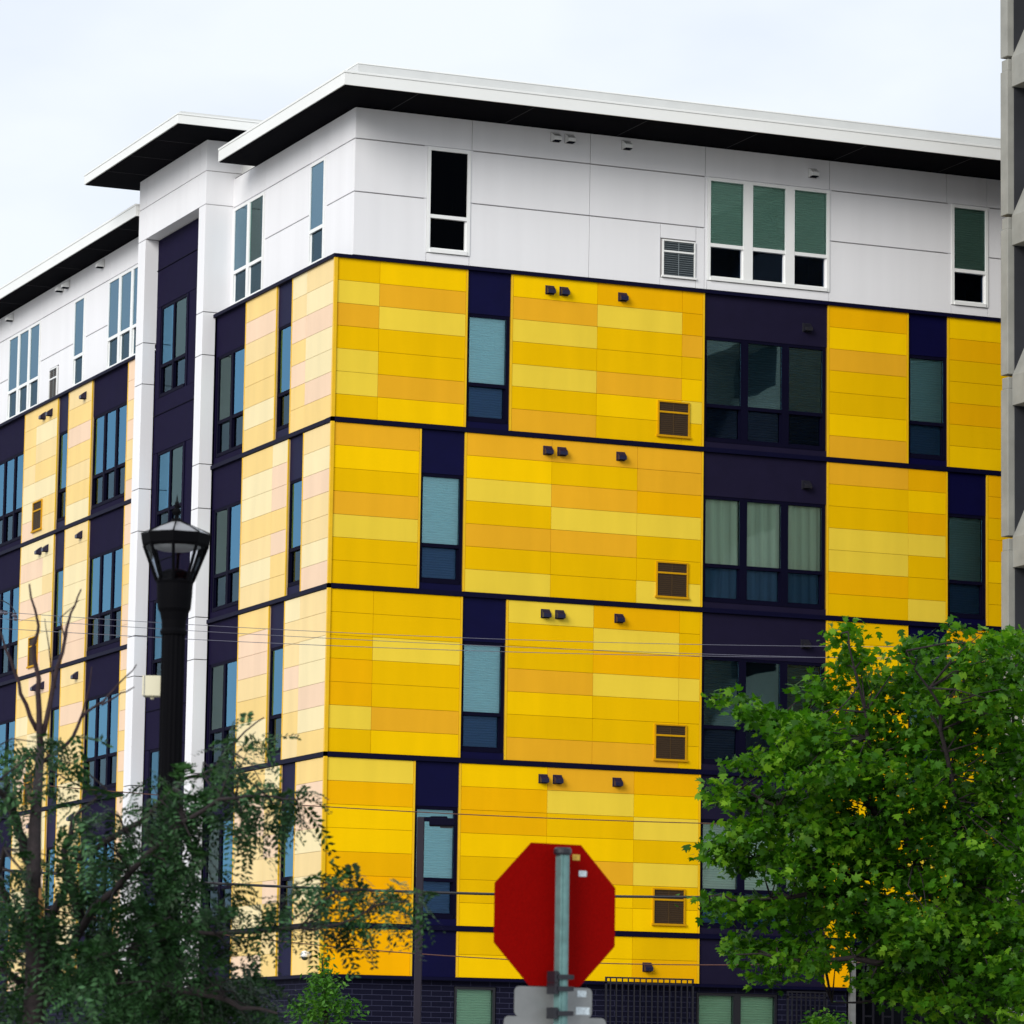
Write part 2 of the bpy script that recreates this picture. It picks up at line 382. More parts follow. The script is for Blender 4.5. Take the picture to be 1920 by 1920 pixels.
S[5] = dict(n=(1.83, 2.73), cols=[[(0, 1.83, 'AA')], [(2.73, 4.56, 'GY'), (4.56, 6.39, 'YY'), (6.39, 7.82, 'GD')]], n2=None, cols2=[[(10.56, 11.1, 'AA')]])
for k in range(1, 6):
    d = S[k]
    for grp in d['cols']+d['cols2']: yellow('R', k, grp[0][0], grp[-1][1], grp)
    cloth_seq = {1: C_teal, 2: C_teal, 3: C_teal, 4: C_teal}
    for nn_ in ((d['n'], 0), (d['n2'], 1)):
        if not nn_[0]: continue
        a, b = nn_[0]
        if k == 5: clad('navy_panel', 'R', a, b, bot(5), top(5), M_navy); continue
        wt, wb = top(k)-.84, bot(k)+.13
        clad('navy_panel', 'R', a, b, wt, top(k), M_navy); clad('navy_panel', 'R', a, b, bot(k), wb, M_navy)
        window('R', a, b, wb, wt, 1, cloth=C_teal, fr=.065)
    a, b = 7.82, 10.56
    if k == 5:
        clad('charcoal_panel', 'R', a, b, bot(5), top(5), M_plum)
    else:
        wt, wb = top(k)-.86, bot(k)+.12
        clad('charcoal_panel', 'R', a, b, wt, top(k), M_plum); clad('charcoal_panel', 'R', a, b, bot(k), wb, M_plum)
        cl = {1: [C_dim]*3, 2: [C_cur, C_cur, C_cur], 3: [C_dim, None, C_dim], 4: [C_teal]*3}[k]
        window('R', a+.02, b-.02, wb, wt, 3, up_g=G_clear if k in (2, 4) else None, cloth=C_cur if k == 2 else C_dim if k in (1, 3) else C_teal, cloths=cl, fr=.06, mull=.15)
        hood('R', 10.02, top(k)-.42, -.04, M_blackg)
        for u in (4.38, 4.68, 5.94): hood('R', u, top(k)-.15 if k > 1 else top(k)-.17)
        ygr('R', 6.81, 7.5, bot(k)+.17, bot(k)+.85)
    # far dark bay beyond what the photograph shows
    if k < 5:
        clad('charcoal_panel', 'R', 17.0, 19.7, top(k)-.86, top(k), M_plum); clad('charcoal_panel', 'R', 17.0, 19.7, bot(k), bot(k)+.12, M_plum)
        window('R', 17.02, 19.68, bot(k)+.12, top(k)-.86, 3, cloth=C_cur, mull=.15)
        yellow('R', k, 19.7, R_END, [(19.7, R_END, rl('YGDOL'))])
    # bands
    if k < 5:
        zz = 17.34-H*k
        e = R_END
        bandp('R', -.03, e, .03, zz-.045, zz+.045)
hood('R', 6.62, 4.03)
bandp('R', -.05, R_END, .05, 17.285, 17.35)
bandp('R', -.02, 11.1, .03, 3.60, 3.655)

# left face ----------------------------------------------------------------
L_END = 30.0
PL = {1: [[(0, 1.58, 'pckcckt'), (1.58, 2.42, 'cpktktt')], [(3.3, 5.17, 'tkpttct')]],
      2: [[(0, 1.6, 'pckppck')], [(2.43, 3.35, 'ckktktt'), (3.35, 5.17, 'tcctpcp')]],
      3: [[(0, 1.57, 'ppcckct'), (1.57, 2.46, 'cppkptp')], [(3.34, 5.17, 'tkkptcp')]],
      4: [[(0, 1.62, 'tkkcpcp')], [(2.46, 3.37, 'ctpkpkt'), (3.37, 5.17, 'tkkpptc')]],
      5: [[(0, 1.62, 'tt')], [(2.46, 3.37, 'pt'), (3.37, 5.17, 'tk')]]}
NL = {1: (2.42, 3.3), 2: (1.6, 2.43), 3: (2.46, 3.34), 4: (1.62, 2.46), 5: (1.62, 2.46)}
for k in range(1, 6):
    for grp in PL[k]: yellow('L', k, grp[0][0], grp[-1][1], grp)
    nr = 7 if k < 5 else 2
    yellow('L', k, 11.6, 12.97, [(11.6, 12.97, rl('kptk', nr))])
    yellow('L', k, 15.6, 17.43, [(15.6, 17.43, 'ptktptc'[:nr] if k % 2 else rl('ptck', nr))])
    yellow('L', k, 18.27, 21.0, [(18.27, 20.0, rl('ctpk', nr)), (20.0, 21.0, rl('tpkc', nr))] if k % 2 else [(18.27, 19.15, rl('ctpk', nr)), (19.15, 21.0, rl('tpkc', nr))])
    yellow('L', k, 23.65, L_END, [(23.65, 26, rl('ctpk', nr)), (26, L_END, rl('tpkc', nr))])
    for a, b in (NL[k], (17.43, 18.27)):
        if k == 5: clad('navy_panel', 'L', a, b, bot(5), top(5), M_navy); continue
        wt, wb = top(k)-.84, bot(k)+.17
        clad('navy_panel', 'L', a, b, wt, top(k), M_navy); clad('navy_panel', 'L', a, b, bot(k), wb, M_navy)
        window('L', a, b, wb, wt, 1, cloth=C_blue, fr=.055, nn=-.045)
    for a, b, n, cl in ((5.17, 7.08, 2, [C_blue, C_cream]), (12.97, 15.6, 3, [C_blue]*3), (21.0, 23.65, 3, [C_blue]*3)):
        if k == 5: clad('charcoal_panel', 'L', a, b, bot(5), top(5), M_plumL); continue
        wt, wb = top(k)-.84, bot(k)+.14
        clad('charcoal_panel', 'L', a, b, wt, top(k), M_plumL); clad('charcoal_panel', 'L', a, b, bot(k), wb, M_plumL)
        window('L', a+.02, b-(.02 if b != 7.08 else .12), wb, wt, n, cloth=C_blue, cloths=cl, fr=.06, mull=.13, nn=-.045)
    if k < 5:
        clad('charcoal_panel', 'L', 7.04, 7.1, bot(k), top(k), M_plumL, n=-.045)
        for u in (19.27, 18.72, 16.06): hood('L', u, top(k)-.19)
        ygr('L', 19.31, 20.05, bot(k)+.17, bot(k)+.85)
        zz = 17.34-H*k
        bandp('L', .31, 7.08, .03, zz-.04, zz+.04)
        bandp('L', 11.6, L_END, .03, zz-.04, zz+.04)
bandp('L', .31, 7.08, .05, 17.285, 17.352)
bandp('L', 11.6, L_END, .05, 17.285, 17.352)
bandp('L', .31, 7.08, .028, 3.60, 3.652)
bandp('L', 11.6, L_END, .028, 3.60, 3.652)
# corner post
trim.box(-.03, .035, -.03, .035, 3.66, 17.28, M_trim)
trim.build('corner_trim', B)

# white top storey -----------------------------------------------------------
WPS = {'R': MB(), 'L': MB(), 'M': MB()}
def wpan(F, u0, u1, z0, z1, n):
    wp = WPS['R' if F == 'R' else 'L' if u0 < 9 else 'M']
    bu = .31 if F == 'L' else .40
    bu = bu if (F == 'L' and u0 < .1) or (F == 'R' and u0 < .34) else u0-.001
    if F == 'L' and u0 < .1: u0 = .018
    g = .005
    wp.fbox(F, u0+g, u1-g, n-.05, n, z0+.012, z1-.012, M_whitepan)
    wp.fbox(F, bu, u1+.001, n-.30, n-.05, z0, z1, M_wjoint)
zt, zj, zk, zl = 20.26, 19.64, 18.60, 17.352
nR = .03; nL = -.33
cx0 = .33
for a, b in ((cx0, 2.76), (2.76, 5.28), (5.28, 7.79), (7.79, 10.57), (10.57, 13.26), (13.26, 14.2), (14.2, 17.0), (17.0, R_END)): wpan('R', a, b, zj, zt, nR)
W1 = (1.84, 2.74); W3 = (7.85, 10.57); W4 = (13.37, 14.22)
for a, b in ((cx0, W1[0]), (W1[1], 5.28), (5.28, 7.79), (10.57, W4[0]), (W4[1], 17), (17.0, R_END)): wpan('R', a, b, zk, zj, nR)
for a, b in ((cx0, W1[0]), (W1[1], 5.28), (5.28, 6.82), (10.57, W4[0]), (W4[1], 17), (17.0, R_END)): wpan('R', a, b, zl, zk, nR)
wpan('R', 6.82, 7.6, 18.3, zk, nR); wpan('R', 6.82, 7.6, zl, 17.52, nR); wpan('R', 7.6, 7.79, zl, zk, nR)
WPS['R'].fbox('R', 6.82, 7.6, -.3, nR-.03, 17.52, 18.3, M_wjoint)
for a, b in (W1, W3, W4): wpan('R', a, b, zl, 17.55, nR)
wpan('R', 7.79, W3[0], zl, zj, nR)
grille('R', 6.86, 7.58, 17.56, 18.28, M_wframe, mat('grey_mesh', lin((34, 44, 50)), rough=.6), n=nR)
window('R', *W1, 17.55, 19.63, 1, frame=M_wframe, up_g=glassmat('black_glass', (.12, .13, .15), (.08, .1, .13), 1.3), lo_g=glassmat('black_glass_low', (.1, .11, .13), (.08, .1, .13), 1.3), cloth=None, nn=.05, fr=.065)
window('R', *W3, 17.55, 19.63, 3, frame=M_wframe, up_g=G_green, lo_g=G_rlow, cloth=C_dim, cloths=[C_teal]*3, nn=.05, fr=.06, mull=.2, drop=.66)
window('R', *W4, 17.55, 19.63, 1, frame=M_wframe, up_g=G_green, lo_g=G_rlow, cloth=C_teal, nn=.05, fr=.06, drop=.66)
for u in (4.44, 4.74, 5.97): hood('R', u, 20.17, nR, M_wframe)
hood('R', 10.1, 20.03, nR, M_wframe)
# left
Wa = (1.5, 2.42); Wb = (5.13, 6.98); Wc = (12.97, 15.62); Wd = (17.45, 18.27); We = (21.05, 23.72)
Wa = (1.58, 2.42)
for a, b in ((-.03, 1.48), (1.48, 2.46), (2.46, 5.1), (5.1, 7.1), (11.6, 12.95), (12.95, 15.65), (15.65, 17.36), (17.36, 18.3), (18.3, 21.02), (21.02, 23.8), (23.8, L_END)): wpan('L', a, b, zj, zt, nL)
for a, b in ((-.03, 1.48), (2.46, 5.1), (11.6, 12.95), (15.65, 17.36), (18.3, 21.02), (23.8, L_END)): wpan('L', a, b, zk, zj, nL)
for a, b in ((-.03, 1.48), (2.46, 5.1), (11.6, 12.95), (15.65, 17.36), (18.3, 19.45), (20.2, 21.02), (23.8, L_END)): wpan('L', a, b, zl-.1, zk, nL)
wpan('L', 19.45, 20.2, 18.28, zk, nL)
for a, b in ((1.48, Wa[0]), (Wa[1], 2.46), (Wb[1], 7.1), (17.36, Wd[0]), (15.62, 15.65), (We[1], 23.8)): wpan('L', a, b, zl-.1, zj, nL)
WPS['M'].fbox('L', 19.45, 20.2, -.63, nL-.03, 17.2, 18.28, M_wjoint)
for a, b in (Wa, Wb, Wc, Wd, We): WPS['L' if a < 9 else 'M'].fbox('L', a, b, -.63, nL, zl-.1, 17.52, M_whitepan)
for w, n, cl in ((Wa, 1, [C_cream]), (Wb, 2, [C_cream, C_cur]), (Wc, 3, [C_blue]*3), (Wd, 1, [C_blue]), (We, 3, [C_blue]*3)):
    # left windows sit further in: build on face L, shifted
    window('L', *w, 17.52, 19.60, n, frame=M_wframe, cloth=C_cream, cloths=cl, nn=nL+.02, fr=.055, mull=.15, up_g=glassmat('sky_tint_glass_top', (.5, .82, .95), (.5, .78, .96), 4.0))  # sky reflection tinted into the top-floor panes too
grille('L', 19.5, 20.15, 17.5, 18.26, M_wframe, M_gdark, n=nL)
for u in (19.25, 18.75, 16.05, 23.45): hood('L', u, 20.17, nL, M_wframe)
for k_ in 'RLM': WPS[k_].build('white_cladding', B, bevel=.003)

# tower portal ------------------------------------------------------------------
tw = MB(); X0 = -.28
tw2 = MB()
def piece(y0, y1, z0, z1, x1=.9): tw.box(X0, x1, y0, y1, z0+.008, z1-.008, M_whitepan); tw2.box(X0+.02, x1-.02, y0+.02, y1-.02, z0-.02, z1+.02, M_wjoint)
zs = [3.4, 3.85, 4.7, 7.0, 7.85, 10.18, 11.05, 13.3, 14.22, 16.5, 17.4, 19.67]
for i in range(len(zs)-1):
    piece(7.08, 7.5, zs[i], zs[i+1], x1=.0 if zs[i] < 17.3 else .9)
    piece(11.1, 11.6, zs[i], zs[i+1], x1=.0 if zs[i] < 17.3 else .9)
g = .006
for a, b in ((7.08, 7.5), (7.5, 8.28), (8.28, 11.1), (11.1, 11.6)):
    for c, d in ((19.67, 20.38), (20.38, 21.04)):
        tw.box(X0, 3.0, a+(g if a > 7.1 else 0), b-(g if b < 11.5 else 0), c+.008, d-.008, M_whitepan)
tw2.box(X0+.02, 2.9, 7.1, 11.58, 19.69, 21.02, M_wjoint)
tw.build('tower_frame', B, bevel=.004); tw2.build('tower_joints', B)
rec = MB()
prev = 19.66
wins = [18.16-H*i for i in range(5)]
for i, t in enumerate(wins):
    rec.box(0.02, .30, 7.5, 11.1, t+.006, prev, M_plumL)
    rec.box(0.02, .30, 7.5, 9.03, t-2.0+.006, t-.006, M_plumL); rec.box(.02, .30, 10.82, 11.1, t-2.0+.006, t-.006, M_plumL)
    window('L', 9.05, 10.8, t-2.0, t, 2, cloth=C_cream, cloths=[C_cream, C_blue], nn=-.03, fr=.06, mull=.1)
    prev = t-2.0
    prev2 = prev
    # split the spandrel with a joint
rec.box(.02, .3, 7.5, 11.1, 3.3, prev-.006, M_plumL) if prev > 3.5 else None
rec.build('recess_cladding', B)
rj = MB()
for i, t in enumerate(wins[:4]):
    rj.box(.0, .02, 7.5, 11.1, t+.82, t+.835, M_frame)
    rj.box(.0, .02, 8.9, 8.915, t-2.0, t, M_frame)
rj.build('panel_joint', B)
# body behind the cladding
bd = MB()
bd.box(1.45, R_END-.2, 1.2, 29.8, 0.0, 20.2, M_dark)
bd.box(.30, R_END, .30, .34, 3.6, 3.64, M_dark)
bd.box(R_END-.2, R_END, .0, 29.9, 0.0, 20.2, M_plum)
bd.build('wall_core', B)

# roof ------------------------------------------------------------------------
rf = MB(); sf = MB(); ZS = 20.27; OV = -.46; OY = -1.5
def eave(x0, x1, y0, y1): 
    rf.box(x0, x1, y0, y1, ZS+.012, ZS+.24, M_fascia)
    rf.box(x0-.012, x1, y0-.012, y1, ZS+.243, ZS+.285, M_fascia)
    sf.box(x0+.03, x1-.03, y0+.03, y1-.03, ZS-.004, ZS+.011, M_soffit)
rf.box(OV, R_END+1, OY, 5.8, ZS+.012, ZS+.24, M_fascia)
rf.box(OV-.012, R_END+1, OY-.012, 5.8, ZS+.243, ZS+.285, M_fascia)
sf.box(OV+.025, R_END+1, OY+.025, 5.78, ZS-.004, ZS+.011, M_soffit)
rf.box(.5, R_END+1, 5.8, 30, ZS+.012, ZS+.28, M_fascia)
rf.box(OV+.1, .5, 11.62, 30.2, ZS+.012, ZS+.24, M_fascia); rf.box(OV+.088, .5, 11.62, 30.2, ZS+.243, ZS+.285, M_fascia)
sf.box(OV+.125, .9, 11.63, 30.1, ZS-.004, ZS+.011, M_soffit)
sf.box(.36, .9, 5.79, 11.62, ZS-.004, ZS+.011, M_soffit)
M_seam = mat('soffit_seam', (.014, .014, .018), rough=.8)
for i in range(9): sf.box(OV+1.5+2.4*i, OV+1.515+2.4*i, OY+.03, -.05, ZS-.007, ZS-.0045, M_seam)
for i in range(8): sf.box(OV+.13, .3, 13.0+2.4*i, 13.015+2.4*i, ZS-.007, ZS-.0045, M_seam)
# upper coping tier
rf.box(OV+.42, R_END+.6, OY+.42, 5.6, ZS+.285, ZS+.55, M_fascia2)
rf.box(OV+.41, R_END+.6, OY+.41, 5.6, ZS+.553, ZS+.58, M_fascia)
rf.box(OV+.55, 3, 11.8, 30, ZS+.285, ZS+.42, M_fascia2)
rf.box(3.2, 3.45, -.9, -.7, ZS+.58, ZS+.62, M_fascia)
# tower roof
TZ = 21.045
rf.box(-1.28, 4.0, 6.02, 12.5, TZ+.012, TZ+.19, M_fascia); rf.box(-1.292, 4.0, 6.008, 12.5, TZ+.193, TZ+.225, M_fascia)
rf.box(-1.2, 4.0, 6.1, 12.4, TZ+.225, TZ+.29, M_fascia2)
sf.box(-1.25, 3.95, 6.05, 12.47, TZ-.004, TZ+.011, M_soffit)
for yy in (7.6, 9.25, 10.9): sf.box(-1.24, -.3, yy, yy+.015, TZ-.007, TZ-.0045, M_seam)
ro = rf.build('roof', B, bevel=.004); sf.build('soffit', ro)

# ground floor brick --------------------------------------------------------------
bk = MB()
def brk(F, u0, u1, z0=0, z1=3.60): bk.fbox(F, u0, u1, -.5, -.12, z0, z1, M_brick)
for a, b in ((.12, 2.74), (3.62, 7.82), (9.6, 11.1)): brk('R', a, b)
for a, b in ((2.74, 3.62), (7.82, 9.6)): brk('R', a, b, 0, 1.0); brk('R', a, b, 3.5, 3.6)
brk('L', .5, 7.08); brk('L', 11.6, L_END)
bk.build('brick_base', B)
window('R', 2.76, 3.6, 1.0, 3.49, 1, frame=M_blackg, up_g=G_pale, lo_g=G_pale, cloth=C_teal, nn=-.14, fr=.05, split=.3)
window('R', 7.84, 9.58, 1.0, 3.49, 2, frame=M_blackg, up_g=G_pale, lo_g=G_pale, cloth=C_teal, nn=-.14, fr=.05, split=.3, mull=.16)
# window guards on the wall
def guard(u0, u1, z1, z0, n0, gap=True, step=.125):
    g = MB(); y0, y1 = n0, n0+.03
    g.fbox('R', u0, u1, y0, y1, z1-.03, z1, M_blackg)
    g.fbox('R', u0, u1, y0, y1, z1-.13, z1-.10, M_blackg)
    g.fbox('R', u0, u0+.035, y0, y1, z0, z1-.03, M_blackg); g.fbox('R', u1-.035, u1, y0, y1, z0, z1-.03, M_blackg)
    u = u0+.1
    while u < u1-.05:
        g.fbox('R', u, u+.022, y0+.004, y1-.004, z0, z1-.131, M_blackg); g.fbox('R', u, u+.022, y0+.004, y1-.004, z1-.099, z1-.031, M_blackg); u += step
    g.fbox('R', u0, u1, y0, y1, z0-.03, z0, M_blackg)
    for uu in (u0+.01, u1-.03): g.fbox('R', uu, uu+.02, -.12, y0, z0+.3, z0+.32, M_blackg)
    g.build('window_guard', B)
guard(5.66, 7.53, 3.74, 1.2, .35); guard(9.62, 10.5, 3.56, 1.2, .2, step=.1)
# security camera under the left face corner
sc = MB(); p = Vector((-.06, .55, 3.98))
sc.lathe(p+Vector((-.06, 0, 0)), [(.075, 0), (.08, .05), (.06, .1), (.02, .12)], M_wframe, 16)
sc.lathe(p+Vector((-.06, 0, -.05)), [(.02, -.01), (.055, .01), (.066, .05)], M_blackg, 16)
sc.box(-.07, .0, .51, .59, 4.0, 4.08, M_wframe)
sc.build('security_camera', B, smooth=True)
# garage portal at the right end
gp = MB()
gp.box(11.1, 21, 3.2, 3.3, 0, 4.5, M_concd)
gp.box(11.1, 11.2, .3, 3.2, 0, 4.5, M_concd)
gp.box(11.1, R_END, .3, 3.2, 4.46, 4.5, M_dark)
gp.box(11.1, R_END, -.0+.0, .3, 4.5, 4.52, M_navyband)
gp.build('garage_wall', B)

# metal gate ----------------------------------------------------------------------
gt = empty('metal_gate', (13.6, .1, 0), 'black barred metal gate at the garage opening right of the last yellow panels', 'gate')
gf = MB(); gf.box(11.16, 11.27, .05, .16, 0, 4.44, M_alu); gf.box(16.0, 16.1, .05, .16, 0, 4.44, M_alu); gf.build('gate_post', gt)
gb = MB(); x = 11.45; i = 0
while x < 15.95:
    gb.box(x, x+.035, .08, .11, .1, 4.1, M_blackg)
    for z in ([.7, 1.7, 2.7, 3.5] if i % 2 else [1.2, 2.2, 3.1, 3.8]): gb.box(x+.035, x+.215, .085, .105, z, z+.03, M_blackg)
    x += .215; i += 1
gb.box(11.27, 16.0, .07, .12, 4.1, 4.15, M_blackg); gb.box(11.27, 16.0, .07, .12, .05, .1, M_blackg)
gb.build('gate_bars', gt)

# ------------------------------------------------------------------ grey concrete building (right)
GX = 12.05; GY = -4.55; SH = 3.135
G = empty('concrete_building', (GX, GY, 0), 'grey concrete building with deep tapered window recesses at the right edge', 'building')
g0 = MB(); g1 = MB(); g2 = MB()
TOPZ = 30.0
def gz(k): return 23.0-SH*k
zj0 = [at(1882, y, 78.9).z for y in (101.5, 405, 711.5, 1021)]
J0 = zj0[0]; SH = (zj0[0]-zj0[3])/3
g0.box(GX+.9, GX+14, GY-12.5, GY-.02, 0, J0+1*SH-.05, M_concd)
k = -2
for k in range(-1, 9):
    zt_ = J0-SH*k    # joint height
    zb_ = zt_-SH
    if zb_ < -.5: break
    # pier at the far corner, panel with set-back neck under each joint
    g0.box(GX-.12, GX+.9, GY-.27, GY, zb_+.03, zt_-.25, M_conc)
    g0.box(GX-.10, GX+.9, GY-.25, GY-.012, zt_-.25, zt_-.02, M_conc)
    # repeating bays toward the camera
    prof = [(GX-.03, zt_-.58), (GX-.03, zt_), (GX+.70, zt_+1.6), (GX+.9, zt_+1.6), (GX+.9, zt_-.58)]
    for j in range(3):
        ya = GY-.275-4.2*j; yb = ya-3.8
        g1.prism([(x_, ya, z_) for x_, z_ in prof], (0, yb-ya, 0), M_conc)
        if j: g0.box(GX-.10, GX+.9, ya+.002, ya+.398, zb_+.02, zt_-.02, M_conc)
        if j < 3:
            g3 = MB(); g3.box(GX+.02, GX+.88, ya-.02, ya-.002, zt_-SH+.0, zt_-.58, M_concd); g3.build('jamb_shade', G)  # thin dark sheet painting shade over the concrete jamb
        g2.box(GX+.76, GX+.80, yb, ya-.03, zt_-SH+1.6, zt_-.58, M_dark)
g0.build('corner_pier', G, bevel=.015); g1.build('facade_panel', G, bevel=.01); g2.build('recess_glass', G)

# ------------------------------------------------------------------ ground, street
gr = MB(); gr.box(-400, 400, -400, 600, -.6, -.16, mat('pale_bounce_lot', (.30, .29, .27), rough=1, var=.3, scale=.4)); tag(gr.build('unseen_bounce_ground'), kind='structure')  # unseen lot, kept pale to bounce light up onto the walls
pv = MB(); pv.box(-60, 60, -14, -2.2, -.16, -.004, mat('paving_concrete', (.32, .31, .29), rough=.9, var=.1, scale=1.5)); pv.box(-60, -3, -2.2, 60, -.16, -.004, pv.mats[0]); pv.box(-3, 60, -2.2, -.5, -.16, -.004, pv.mats[0])
tag(pv.build('pavement'), kind='structure')
rd = MB(); rd.box(-120, 120, -44, -14.2, -.16, -.13, mat('asphalt', (.05, .05, .052), rough=.9, var=.15, scale=2)); tag(rd.build('road'), kind='structure')
mk = MB(); M_line = mat('road_paint', (.7, .55, .1), rough=.8)
for y in (-29.2, -28.9): mk.box(-120, 120, y, y+.12, -.128, -.125, M_line)
tag(mk.build('road_marking'), kind='structure')
pv2 = MB(); pv2.box(-120, 120, -75, -44.2, -.16, -.004, pv.mats[0]); tag(pv2.build('near_pavement'), kind='structure')

# ------------------------------------------------------------------ street lamp
LD = 25.0
lt = at(328, 1090, LD); foot = Vector((at(321, 1500, LD).x, at(321, 1500, LD).y, 0))
s_ = LD/FPX
cx, cy = lt.x, lt.y
def zpx(y): return at(328, y, LD).z
lamp = empty('street_lamp', (cx, cy, 0), 'black post top lantern street lamp with finial and faceted roof', 'street lamp')
pw_ = 22*s_
sh = MB(); sh.lathe((cx, cy, 0), [(.26, 0), (.26, .25), (.2, .32), (.17, .8), (.12, 1.0), (pw_, 1.1), (pw_, zpx(1178))], M_black, 32, flute=.07)
sh.build('pole', lamp)
cp = MB(); z = zpx
cp.lathe((cx, cy, 0), [(pw_*1.12, z(1192)), (pw_*1.16, z(1186)), (pw_*1.02, z(1180)), (pw_*1.06, z(1165)), (27*s_, z(1150)), (31*s_, z(1143)), (33*s_, z(1120)), (34*s_, z(1096)), (36*s_, z(1091)), (33*s_, z(1088)), (31*s_, z(1080)), (26*s_, z(1073)), (16*s_, z(1068)), (5*s_, z(1066))], M_black, 32)
cp.build('capital', lamp, smooth=False)
N = 8; rotl = math.pi*1.5-YAW
def ring(r, zz, off=0): return [Vector((cx+r*math.cos(2*math.pi*i/N+rotl), cy+r*math.sin(2*math.pi*i/N+rotl), zz)) for i in range(N)]
cg = MB(); lo = ring(34*s_, z(1090)); hi = ring(60*s_, z(1022))
for a, b in zip(lo, hi): cg.tube([a, b], [2.6*s_*1.2, 2.6*s_*1.2], M_black, 6)
cg.lathe((cx, cy, 0), [(60*s_, z(1024)), (63*s_, z(1020)), (65*s_, z(1008)), (66*s_, z(1001)), (62*s_, z(999)), (56*s_, z(1001)), (56*s_, z(1020)), (58*s_, z(1024))], M_black, N, rot=rotl)
cg.build('lantern_cage', lamp)
gl = MB()
M_lglass = glassmat('lantern_glass', (.78, .80, .84), (.6, .65, .7), 1.25, .1)
for i in range(N):
    j = (i+1) % N; gl.poly([lo[i], lo[j], hi[j], hi[i]], M_lglass)
gl.build('lantern_glass', lamp)
rr = MB(); M_roofg = mat('grey_lamp_roof', lin((138, 138, 140)), rough=.3, spec=.6, var=.05)
rr.lathe((cx, cy, 0), [(66*s_, z(1001)), (40*s_, z(988)), (10*s_, z(976)), (6*s_, z(974))], M_roofg, N, rot=rotl)
ro_ = rr.build('lantern_roof', lamp)
rb = MB(); 
for a, b in zip(ring(66*s_, z(1000)), ring(8*s_, z(974.5))): rb.tube([a, b], [1.6*s_, 1.4*s_], M_black, 5)
rb.build('roof_rib', ro_)
fn = MB(); fn.lathe((cx, cy, 0), [(12*s_, z(978)), (10*s_, z(972)), (4.5*s_, z(969)), (4*s_, z(964)), (8*s_, z(960)), (9*s_, z(957)), (7*s_, z(953)), (3*s_, z(950)), (5*s_, z(946)), (4*s_, z(941)), (2*s_, z(936)), (.5*s_, z(924))], M_black, 16)
fn.build('finial', lamp, smooth=True)
dm = MB(); M_dome = mat('frosted_lens', (.62, .62, .6), rough=.35)
dm.lathe((cx, cy, 0), [(50*s_, z(1010)), (52*s_, z(1016)), (46*s_, z(1026)), (30*s_, z(1031)), (8*s_, z(1033))][::-1], M_dome, 24)
dm.build('lens', lamp, smooth=True)
bx = MB(); q0 = at(268, 1308, LD); 
bc = at(286, 1287, LD-.02); rv = Vector(rt); fv = Vector((fw[0], fw[1], 0)).normalized(); rv = Vector((fv.y, -fv.x, 0))
def obox(mb, c, hx, hy, hz, mt, r=rv, f=fv):
    c = Vector(c); zz = Vector((0, 0, 1))
    mb.hexa([c-r*hx-f*hy-zz*hz, c+r*hx-f*hy-zz*hz, c+r*hx+f*hy-zz*hz, c-r*hx+f*hy-zz*hz, c-r*hx-f*hy+zz*hz, c+r*hx-f*hy+zz*hz, c+r*hx+f*hy+zz*hz, c-r*hx+f*hy+zz*hz], mt)
obox(bx, bc, 18*s_, .05, 19*s_, M_cream); obox(bx, bc-Vector((0, 0, 21*s_)), 3*s_, .02, 3.5*s_, M_cream); obox(bx, bc+rv*(-14*s_), .004, .052, 20*s_, M_alu)
bx.build('sensor_box', lamp, bevel=.012, label='cream sensor box strapped to the pole')

# ------------------------------------------------------------------ stop sign from behind
SD = 22.0; s2 = SD/FPX
sc0 = at(1041, 1715.5, SD)
th = math.radians(31.0)
sf_ = (fv*math.cos(th)+rv*math.sin(-th)); sr = Vector((sf_.y, -sf_.x, 0))   # sign normal away from camera, sign right
stop = empty('stop_sign', (sc0.x, sc0.y, 0), 'red octagonal road sign seen from behind on a galvanised post', 'sign')
R8 = .762/2/math.cos(math.pi/8)
def spt(a, b, d=0): return sc0+sr*a+Vector((0, 0, 1))*b+sf_*d
pb = MB(); pb.prism([spt(R8*math.cos(math.pi/8+i*math.pi/4), R8*math.sin(math.pi/8+i*math.pi/4), 0) for i in range(8)], sf_*.003, M_red)
pb.build('sign_panel', stop)
fb = MB(); fb.prism([spt(R8*.985*math.cos(math.pi/8+i*math.pi/4), R8*.985*math.sin(math.pi/8+i*math.pi/4), .0035) for i in range(8)], sf_*.001, mat('red_face', (.5, .01, .01), rough=.4)); fb.build('sign_face', stop)
po = MB(); pc = at(1053.5, 1715, SD-.07); pcx, pcy = pc.x, pc.y; hw = 8.6*s2
def pbox(mb, hx, hy, z0, z1, mt, dx=0, dy=0):
    c = Vector((pcx, pcy, (z0+z1)/2))+sr*dx+sf_*dy
    obox(mb, c, hx, hy, (z1-z0)/2, mt, sr, sf_)
zt2 = at(1056, 1600, SD).z
pbox(po, hw*1.08, .03, 0, zt2, M_galv); pbox(po, hw*.5, .003, 0, zt2-.01, M_galv, dy=-.0335)
po.build('post', stop, bevel=.006)
cpb = MB(); cpb.lathe((pcx, pcy, zt2), [(.044, -.01), (.049, .0), (.049, .02), (.04, .03)], M_blackg, 20); cpb.build('post_cap', stop)
for y in (1833, 1855, 1901):
    br = MB(); zz = at(1056, y, SD).z; pbox(br, hw*1.7, .012, zz-.014, zz+.012, M_blackg, dx=-.004, dy=-.035); pbox(br, .012, .04, zz-.03, zz+.03, M_blackg, dx=-.052, dy=0); pbox(br, .01, .035, zz-.012, zz+.012, M_blackg, dx=.05, dy=0)
    br.build('bracket', stop)
